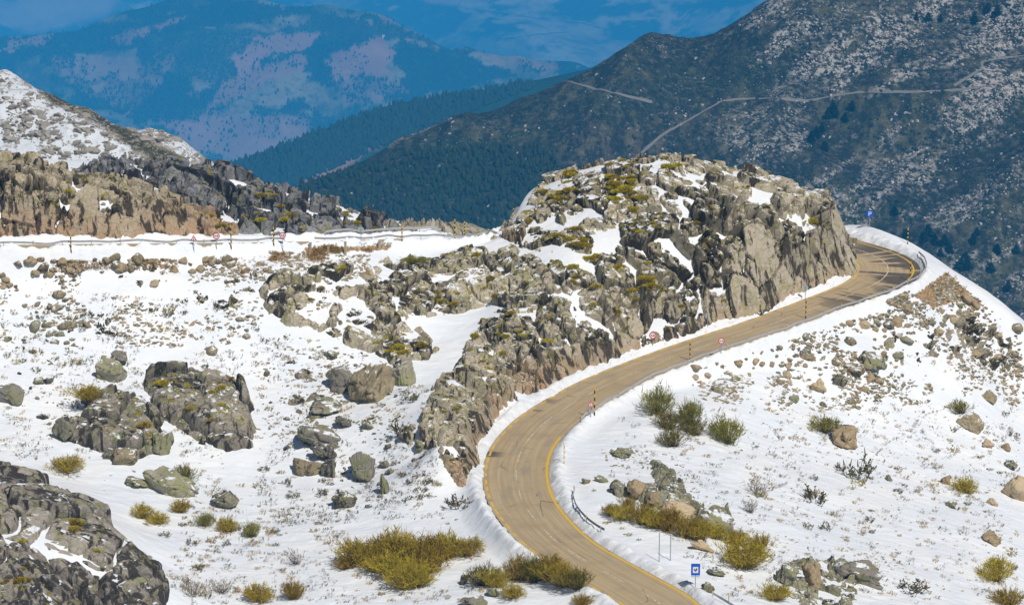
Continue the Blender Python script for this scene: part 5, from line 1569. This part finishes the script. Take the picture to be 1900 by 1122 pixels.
POLES = [(1103, 770, 717, 'b', 'striped snow pole behind the triangular warning sign at the guardrail end'), (1280, 668, 632, 'b', 'striped snow pole beside the guardrail left of the round sign at the road middle'),
         (1495, 590, 554, 'b', 'striped snow pole beside the guardrail in front of the sign back'), (1689, 521, 486, 'b', 'striped snow pole on the near side of the hairpin'), (1684, 453, 424, 'b', 'striped snow pole on the far side of the hairpin against the mountain'),
         (844, 442, 407, 'b', 'taller left pole of the pair of striped poles on the saddle'), (862, 436, 411, 'b', 'shorter right pole of the pair of striped poles on the saddle'), (746, 447, 420, 'b', 'yellow banded pole before the rubble bank left of the pole pair'),
         (429, 461, 418, 'b', 'striped snow pole between the two round signs on the upper road'), (508, 455, 422, 'b', 'striped snow pole just left of the second round sign on the upper road'), (132, 467, 436, 'b', 'striped snow pole against the tan road cut at the left'),
         (1047, 860, 821, 'w', 'faded white and yellow pole in the snow inside the bend'), (926, 768, 747, 'p', 'thin pale marker stake on the outer snow bank above the bend'), (886, 853, 822, 'p', 'thin pale marker stake at the foot of the cliff end'), (1352, 1119, 1099, 'y', 'short yellow marker post beside the guardrail end at the bottom edge')]
for px, py, top, kd, lab in POLES:
    loc, nor, on = spot(px, py)
    if loc is None: continue
    Hh = (py - top) * mpp(loc) / 0.97
    me = {'b': lambda: pole_mesh(Hh, 8, [M['yellow'], M['black']]), 'w': lambda: pole_mesh(Hh, 8, [M['white'], M['yellow']]), 'p': lambda: pole_mesh(Hh, 5, [M['yellow'], M['white']], 0.05), 'y': lambda: pole_mesh(Hh, 4, [M['yellow'], M['sign_back']], 0.07)}[kd]()
    tag(link('snow_pole', me, None, loc), lab, 'snow pole')


def car_shape(bm, x, z, sc2, y, mi):
    poly_plate(bm, [(x + a * sc2, z + b * sc2) for a, b in [(-.5, -.35), (-.3, -.35), (-.3, -.28), (.3, -.28), (.3, -.35), (.5, -.35), (.5, .05), (.38, .1), (.28, .4), (-.28, .4), (-.38, .1), (-.5, .05)]], y, 0.004, mi)


def sign(kind, px, py_base, py_c, wpx, label, rz=0.0, hpx=None):
    loc, nor, on = spot(px, py_base)
    if loc is None: return
    m_ = mpp(loc); zc = (py_base - py_c) * m_ / 0.97; D = wpx * m_
    root = empty('road_sign', loc, rz); tag(root, label, 'road sign')
    top = zc + (0.0 if kind != 'view' else 0.1)
    b1 = bmesh.new(); cyl(b1, 0.045, -0.4, zc + D * 0.3, 10); link('post', bm_mesh('post', b1, M['post_steel']), root)
    b = bmesh.new(); y = -0.07; mats = [M['red'], M['white'], M['black'], M['blue'], M['sign_back']]
    b2 = bmesh.new()
    if kind == 'round':
        disc(b, D / 2, y, 0.03, zc, 0); disc(b2, D * 0.365, y - 0.0185, 0.006, zc, 1)
        car_shape(b2, -D * 0.155, zc - D * 0.02, D * 0.25, y - 0.0275, 0); car_shape(b2, D * 0.155, zc - D * 0.02, D * 0.25, y - 0.0275, 2)
        disc(b, D / 2 * 0.99, y + 0.0175, 0.004, zc, 4)
    elif kind == 'tri':
        t = [(-D / 2, zc - D * 0.29), (D / 2, zc - D * 0.29), (0, zc + D * 0.58)]
        poly_plate(b, t, y, 0.03, 0)
        poly_plate(b2, [(x * 0.62, zc + (z - zc) * 0.62 - 0.0) for x, z in t], y - 0.006, 0.005, 1)
        poly_plate(b2, [(a * D, zc + c * D) for a, c in [(-.06, -.12), (.0, -.12), (.08, .0), (.02, .10), (.06, .16), (0, .22), (-.06, .10), (.0, .0)]], y - 0.011, 0.004, 2)
    elif kind == 'back':
        disc(b, D / 2, -y, 0.03, zc, 4); disc(b2, D / 2 * 0.97, -y + 0.019, 0.006, zc, 0)
        box(b, D * 0.5, 0.03, 0.05, 0, 0.055, zc, 4)
    elif kind == 'view':
        Hh = hpx * m_ / 0.97
        box(b, D, 0.03, Hh, 0, y, zc, 3); box(b2, D * 0.60, 0.006, Hh * 0.52, 0, y - 0.019, zc - Hh * 0.03, 1)
        # black pictogram: a viewing device on its foot
        poly_plate(b2, [(a * D, zc - Hh * 0.03 + c * D) for a, c in [(-.20, .02), (-.12, .14), (.02, .10), (.10, .20), (.20, .16), (.17, -.02), (.08, -.10), (.06, -.20), (-.06, -.20), (-.04, -.10), (-.14, -.08)]], y - 0.027, 0.004, 2)
        disc(b2, D * 0.05, y - 0.03, 0.004, zc - Hh * 0.03 + D * 0.05, 1, 12)
        box(b2, D * 0.96, 0.02, 0.10, 0, y, zc - Hh * 0.60, 4)
        box(b2, D * 0.5, 0.03, 0.04, 0, -0.04, zc + Hh * 0.2, 4)
    elif kind == 'park':
        box(b, D, 0.03, D, 0, y, zc, 3)
        w_ = D * 0.12
        box(b2, w_, 0.005, D * 0.66, -D * 0.14, y - 0.0185, zc, 1)
        box(b2, D * 0.26, 0.005, w_, D * 0.02 + w_ * 0.55, y - 0.0185, zc + D * 0.27, 1); box(b2, D * 0.26, 0.005, w_, D * 0.02 + w_ * 0.55, y - 0.0185, zc - D * 0.01, 1)
        box(b2, w_, 0.005, D * 0.16, D * 0.22, y - 0.0185, zc + D * 0.13, 1)
    elif kind == 'plate':
        box(b, D, 0.03, D * 1.1, 0, -y, zc, 4); box(b2, D * 0.9, 0.006, D, 0, -y + 0.019, zc, 1)
    p = link('panel', bm_mesh('panel', b, mats), root)
    link('symbol', bm_mesh('symbol', b2, mats), p)


sign('round', 402, 462, 438, 13, 'round red rimmed no overtaking sign left of the striped pole on the upper road')
sign('round', 525, 467, 437, 12, 'round red rimmed no overtaking sign above the dry grass on the upper road')
sign('round', 1211, 641, 622, 13.5, 'round red rimmed no overtaking sign at the foot of the dark cliff')
sign('round', 1338, 655, 632, 11.5, 'round red rimmed no overtaking sign on the guardrail side of the road')
sign('tri', 360, 467, 443, 12, 'small red triangular warning sign on the upper road')
sign('tri', 1096, 774, 750, 13, 'red triangular warning sign at the guardrail end by the bend')
sign('back', 670, 447, 427, 11.5, 'round grey sign seen from behind near the saddle')
sign('back', 1494, 557, 534, 10.5, 'round grey sign seen from behind at the cliff foot near the hairpin')
sign('plate', 1313, 606, 586, 8, 'small pale sign seen from behind in the snow bank under the cliff')
sign('view', 1290, 1089, 1055, 16.5, 'blue rectangular viewpoint sign with a black symbol on white', 0.0, 22)
sign('park', 1613, 422, 397, 11.5, 'blue square parking sign on the snow bank above the hairpin')
for px, py, top, lab in [(1223, 1041, 988, 'left one of two bare grey steel posts in the snow inside the bend'), (1244, 1039, 991, 'right one of two bare grey steel posts in the snow inside the bend')]:
    loc, nor, on = spot(px, py)
    b1 = bmesh.new(); Hh = (py - top) * mpp(loc) / 0.97
    cyl(b1, 0.05, -0.4, Hh, 12); cyl(b1, 0.056, Hh, Hh + 0.03, 12); box(b1, 0.16, 0.16, 0.03, 0, 0, 0.05)
    tag(link('steel_post', bm_mesh('steel_post', b1, M['post_steel']), None, loc), lab, 'post')


def guardrail(label, P, face, name='guardrail', every=4.0, reflectors=True, hgt=0.72):
    """P: ground polyline (n,3); face: side the beam sits on (+1 left)"""
    P = np.array(P, float)
    sg = np.concatenate([[0], np.cumsum(np.linalg.norm(np.diff(P, axis=0), axis=1))])
    t = np.arange(0, sg[-1], 0.8)
    Q = np.stack([np.interp(t, sg, P[:, i]) for i in range(3)], -1)
    base_ = Q[0].copy()
    root = empty(name, base_); tag(root, label, 'guardrail')
    tg = np.gradient(Q[:, :2], axis=0); tg /= np.linalg.norm(tg, axis=1)[:, None] + 1e-9
    nn = np.stack([-tg[:, 1], tg[:, 0]], -1) * face
    prof = [(0.05, 0.31), (0.10, 0.27), (0.13, 0.22), (0.10, 0.17), (0.05, 0.155), (0.10, 0.14), (0.13, 0.09), (0.10, 0.04), (0.05, 0.0)]
    Vv = np.stack([np.column_stack([Q[:, :2] + nn * o_, Q[:, 2] + hgt - 0.31 + z_]) for o_, z_ in prof], 1) - base_
    back = np.stack([np.column_stack([Q[:, :2] + nn * (o_ - 0.012), Q[:, 2] + hgt - 0.31 + z_]) for o_, z_ in prof], 1) - base_
    n = len(Q); k = len(prof)
    f = np.vstack([grid_faces(n, k), grid_faces(n, k)[:, ::-1] + n * k])
    link('rail', mesh_np('rail', np.vstack([Vv.reshape(-1, 3), back.reshape(-1, 3)]), f, M['steel']), root)
    b1 = bmesh.new(); box(b1, 0.10, 0.06, hgt + 0.45, 0, 0, (hgt - 0.45) / 2); pm = bm_mesh('post', b1, M['steel'])
    b1 = bmesh.new(); box(b1, 0.14, 0.10, 0.16, 0, 0, hgt + 0.085); box(b1, 0.04, 0.04, 0.03, 0, 0, hgt - 0.005); rm = bm_mesh('reflector', b1, M['yellow'])
    for j, d_ in enumerate(np.arange(0, sg[-1], every)):
        if j >= 98: break
        q = np.array([np.interp(d_, sg, P[:, i]) for i in range(3)]) - base_
        link('post', pm, root, q)
        if reflectors and j % 3 == 0: link('reflector', rm, root, q)
    return root


def rail_line(i0, i1, side, off):
    idx = np.arange(i0, i1, 4)
    q = CL[idx, :2] + CN[idx] * (side * (HW[idx] + off))[:, None]
    z = np.maximum(bil(TZ, q[:, 0], q[:, 1]), CL[idx, 2] + 0.05)
    return np.column_stack([q, z - 0.05])


pxr, pyr = project(np.column_stack([CL[:, :2] - CN * (HW + 1.0)[:, None], CL[:, 2]]))
iG0 = int(np.argmin(np.hypot(pxr - 1078, pyr - 790)))
iG1 = int(np.argmin(np.hypot(pxr - 1690, pyr - 455) + 1e6 * (CS < S_HAIR)))
guardrail('long steel guardrail along the outer edge of the road from the bend round the hairpin', rail_line(iG0, iG1, -1, 1.0), 1)
pxl, pyl = project(np.column_stack([CL[:, :2] + CN * (HW + 0.9)[:, None], CL[:, 2]]))
upm = CS > S_HAIR + 60
iU0 = int(np.argmin(np.where(upm, np.abs(pxl - 900), 1e9))); iU1 = int(np.argmin(np.where(upm, np.abs(pxl - 565), 1e9))); iU2 = int(np.argmin(np.where(upm, np.abs(pxl + 60), 1e9)))
guardrail('steel guardrail across the saddle beside the knoll', rail_line(iU0, iU1, 1, 0.9), -1, reflectors=False)
guardrail('long steel guardrail along the upper road above the stony snow slope', rail_line(iU1 + 6, iU2, 1, 0.9), -1)
guardrail('guardrail on the far side of the upper road under the grey cliff', rail_line(iU0, int(np.argmin(np.where(upm, np.abs(pxl - 640), 1e9))), -1, 0.9), 1, reflectors=False)


def rail_px(pts):
    out = []
    for (x0, y0), (x1, y1) in zip(pts[:-1], pts[1:]):
        for u in np.linspace(0, 1, 6)[:-1]:
            out.append(spot(x0 + (x1 - x0) * u, y0 + (y1 - y0) * u)[0])
    out.append(spot(*pts[-1])[0])
    return smooth_line(np.array([o_[:] for o_ in out if o_ is not None]), 3)


guardrail('short curved guardrail half buried in the snow inside the bend', rail_px([(1065, 912), (1062, 926), (1068, 945), (1086, 966), (1106, 981), (1126, 992)]), 1, hgt=0.62)
guardrail('end of a guardrail at the bottom edge right of the road', rail_px([(1322, 1108), (1340, 1118), (1362, 1132), (1390, 1150)]), 1, hgt=0.62)
for px, py, hpx, lab in [(576, 463, 12, 'leftmost squat stone post below the saddle guardrail'), (609, 467, 12, 'second squat stone post from the left below the saddle guardrail'), (641, 473, 24, 'tallest stone post below the saddle guardrail under the grey sign'), (704, 462, 14, 'rightmost stone post below the saddle guardrail')]:
    loc, nor, on = spot(px, py)
    if loc is None: continue
    Hh = hpx * mpp(loc); b1 = bmesh.new()
    box(b1, 0.34, 0.34, Hh + 0.4, 0, 0, Hh / 2 - 0.2); box(b1, 0.42, 0.42, 0.10, 0, 0, Hh + 0.045)
    bmesh.ops.bevel(b1, geom=list(b1.edges), offset=0.03, segments=1, affect='EDGES')
    tag(link('stone_post', bm_mesh('stone_post', b1, M['concrete']), None, loc), lab, 'stone post')

# ------------------------------------------------------------------ single far things: pines on the opposite slope, the hill chapel
def pine_meshes(seed):
    r_ = np.random.default_rng(seed)
    b1 = bmesh.new(); bmesh.ops.create_cone(b1, cap_ends=True, segments=7, radius1=0.035, radius2=0.008, depth=1.0, matrix=Matrix.Translation((0, 0, 0.45)))
    tr = bm_mesh('trunk', b1, M['twig'])
    st = []
    for i in range(420):
        h = 0.12 + 0.86 * r_.random(); a = r_.random() * 6.283
        L_ = (0.30 * (1 - h) ** 0.75 + 0.03) * (0.55 + 0.6 * r_.random()) * (1 + 0.35 * math.sin(2 * a + seed))
        p0 = np.array([0, 0, h]); p1 = p0 + np.array([math.cos(a) * L_, math.sin(a) * L_, -0.06 + 0.06 * r_.random()])
        st.append((np.array([p0 * 0.6 + p1 * 0.4, p1]), 0.075, 0.03, 0.3, 1.0, r_.random()))
    return tr, blades(st, seed, M['pine_near'], 'crown')


M['pine_near'] = mat_foliage('pine_needles', (0.040, 0.060, 0.030), (0.02, 0.03, 0.018))
PM = [pine_meshes(600 + i) for i in range(3)]
PINES = [(1680, 452, 30), (1722, 440, 26), (1735, 452, 20), (1752, 455, 22), (1762, 468, 20), (1790, 500, 34), (1806, 452, 22), (1812, 438, 18), (1838, 505, 20), (1850, 470, 20), (1745, 475, 16), (1716, 448, 22), (1870, 540, 22), (1885, 470, 18), (1660, 400, 20)]
PIN2 = [(1550, 215, 24), (1545, 205, 20), (1535, 220, 18), (1525, 245, 20), (1515, 255, 22), (1505, 265, 24), (1568, 225, 18), (1580, 205, 20), (1530, 280, 20), (1700, 38, 16), (1722, 40, 18), (1745, 40, 14), (1808, 42, 22), (1832, 24, 20), (1850, 30, 22)]
for lst, lab, grp in ((PINES, 'dark pine on the far slope right of the hairpin', 'pines right of the hairpin'), (PIN2, 'dark pine high on the far granite mountain', 'pines high on the mountain')):
    P = hill_hit(HR, [p[0] for p in lst], [p[1] for p in lst])
    for k, q in enumerate(P):
        if np.isnan(q[0]): continue
        Hh = lst[k][2] * np.linalg.norm(q - [0, 0, CZ]) / F
        root = empty('pine_tree', q - [0, 0, 0.3], random.uniform(0, 6)); root.scale = (Hh * 1.5, Hh * 1.5, Hh); tag(root, lab, 'tree', grp)
        link('trunk', PM[k % 3][0], root); link('crown', PM[k % 3][1], root)
q = hill_hit(HC, [712], [71])[0]
if not np.isnan(q[0]):
    root = empty('chapel', q); tag(root, 'tiny white chapel on the wooded spur of the blue mountain', 'chapel')
    b1 = bmesh.new(); box(b1, 10, 11, 12, 0, 0, 4); link('wall', bm_mesh('wall', b1, M['plaster']), root)
    b1 = bmesh.new(); bmesh.ops.create_cone(b1, cap_ends=True, segments=4, radius1=8.6, radius2=0.2, depth=4.2, matrix=Matrix.Translation((0, 0, 12.12)) @ Matrix.Rotation(math.pi / 4, 4, 'Z')); link('roof', bm_mesh('roof', b1, M['roof']), root)
    b1 = bmesh.new(); box(b1, 2.2, 0.2, 4, 0, -5.62, 2.0); link('door', bm_mesh('door', b1, M['black']), root)
print('stones', ns)
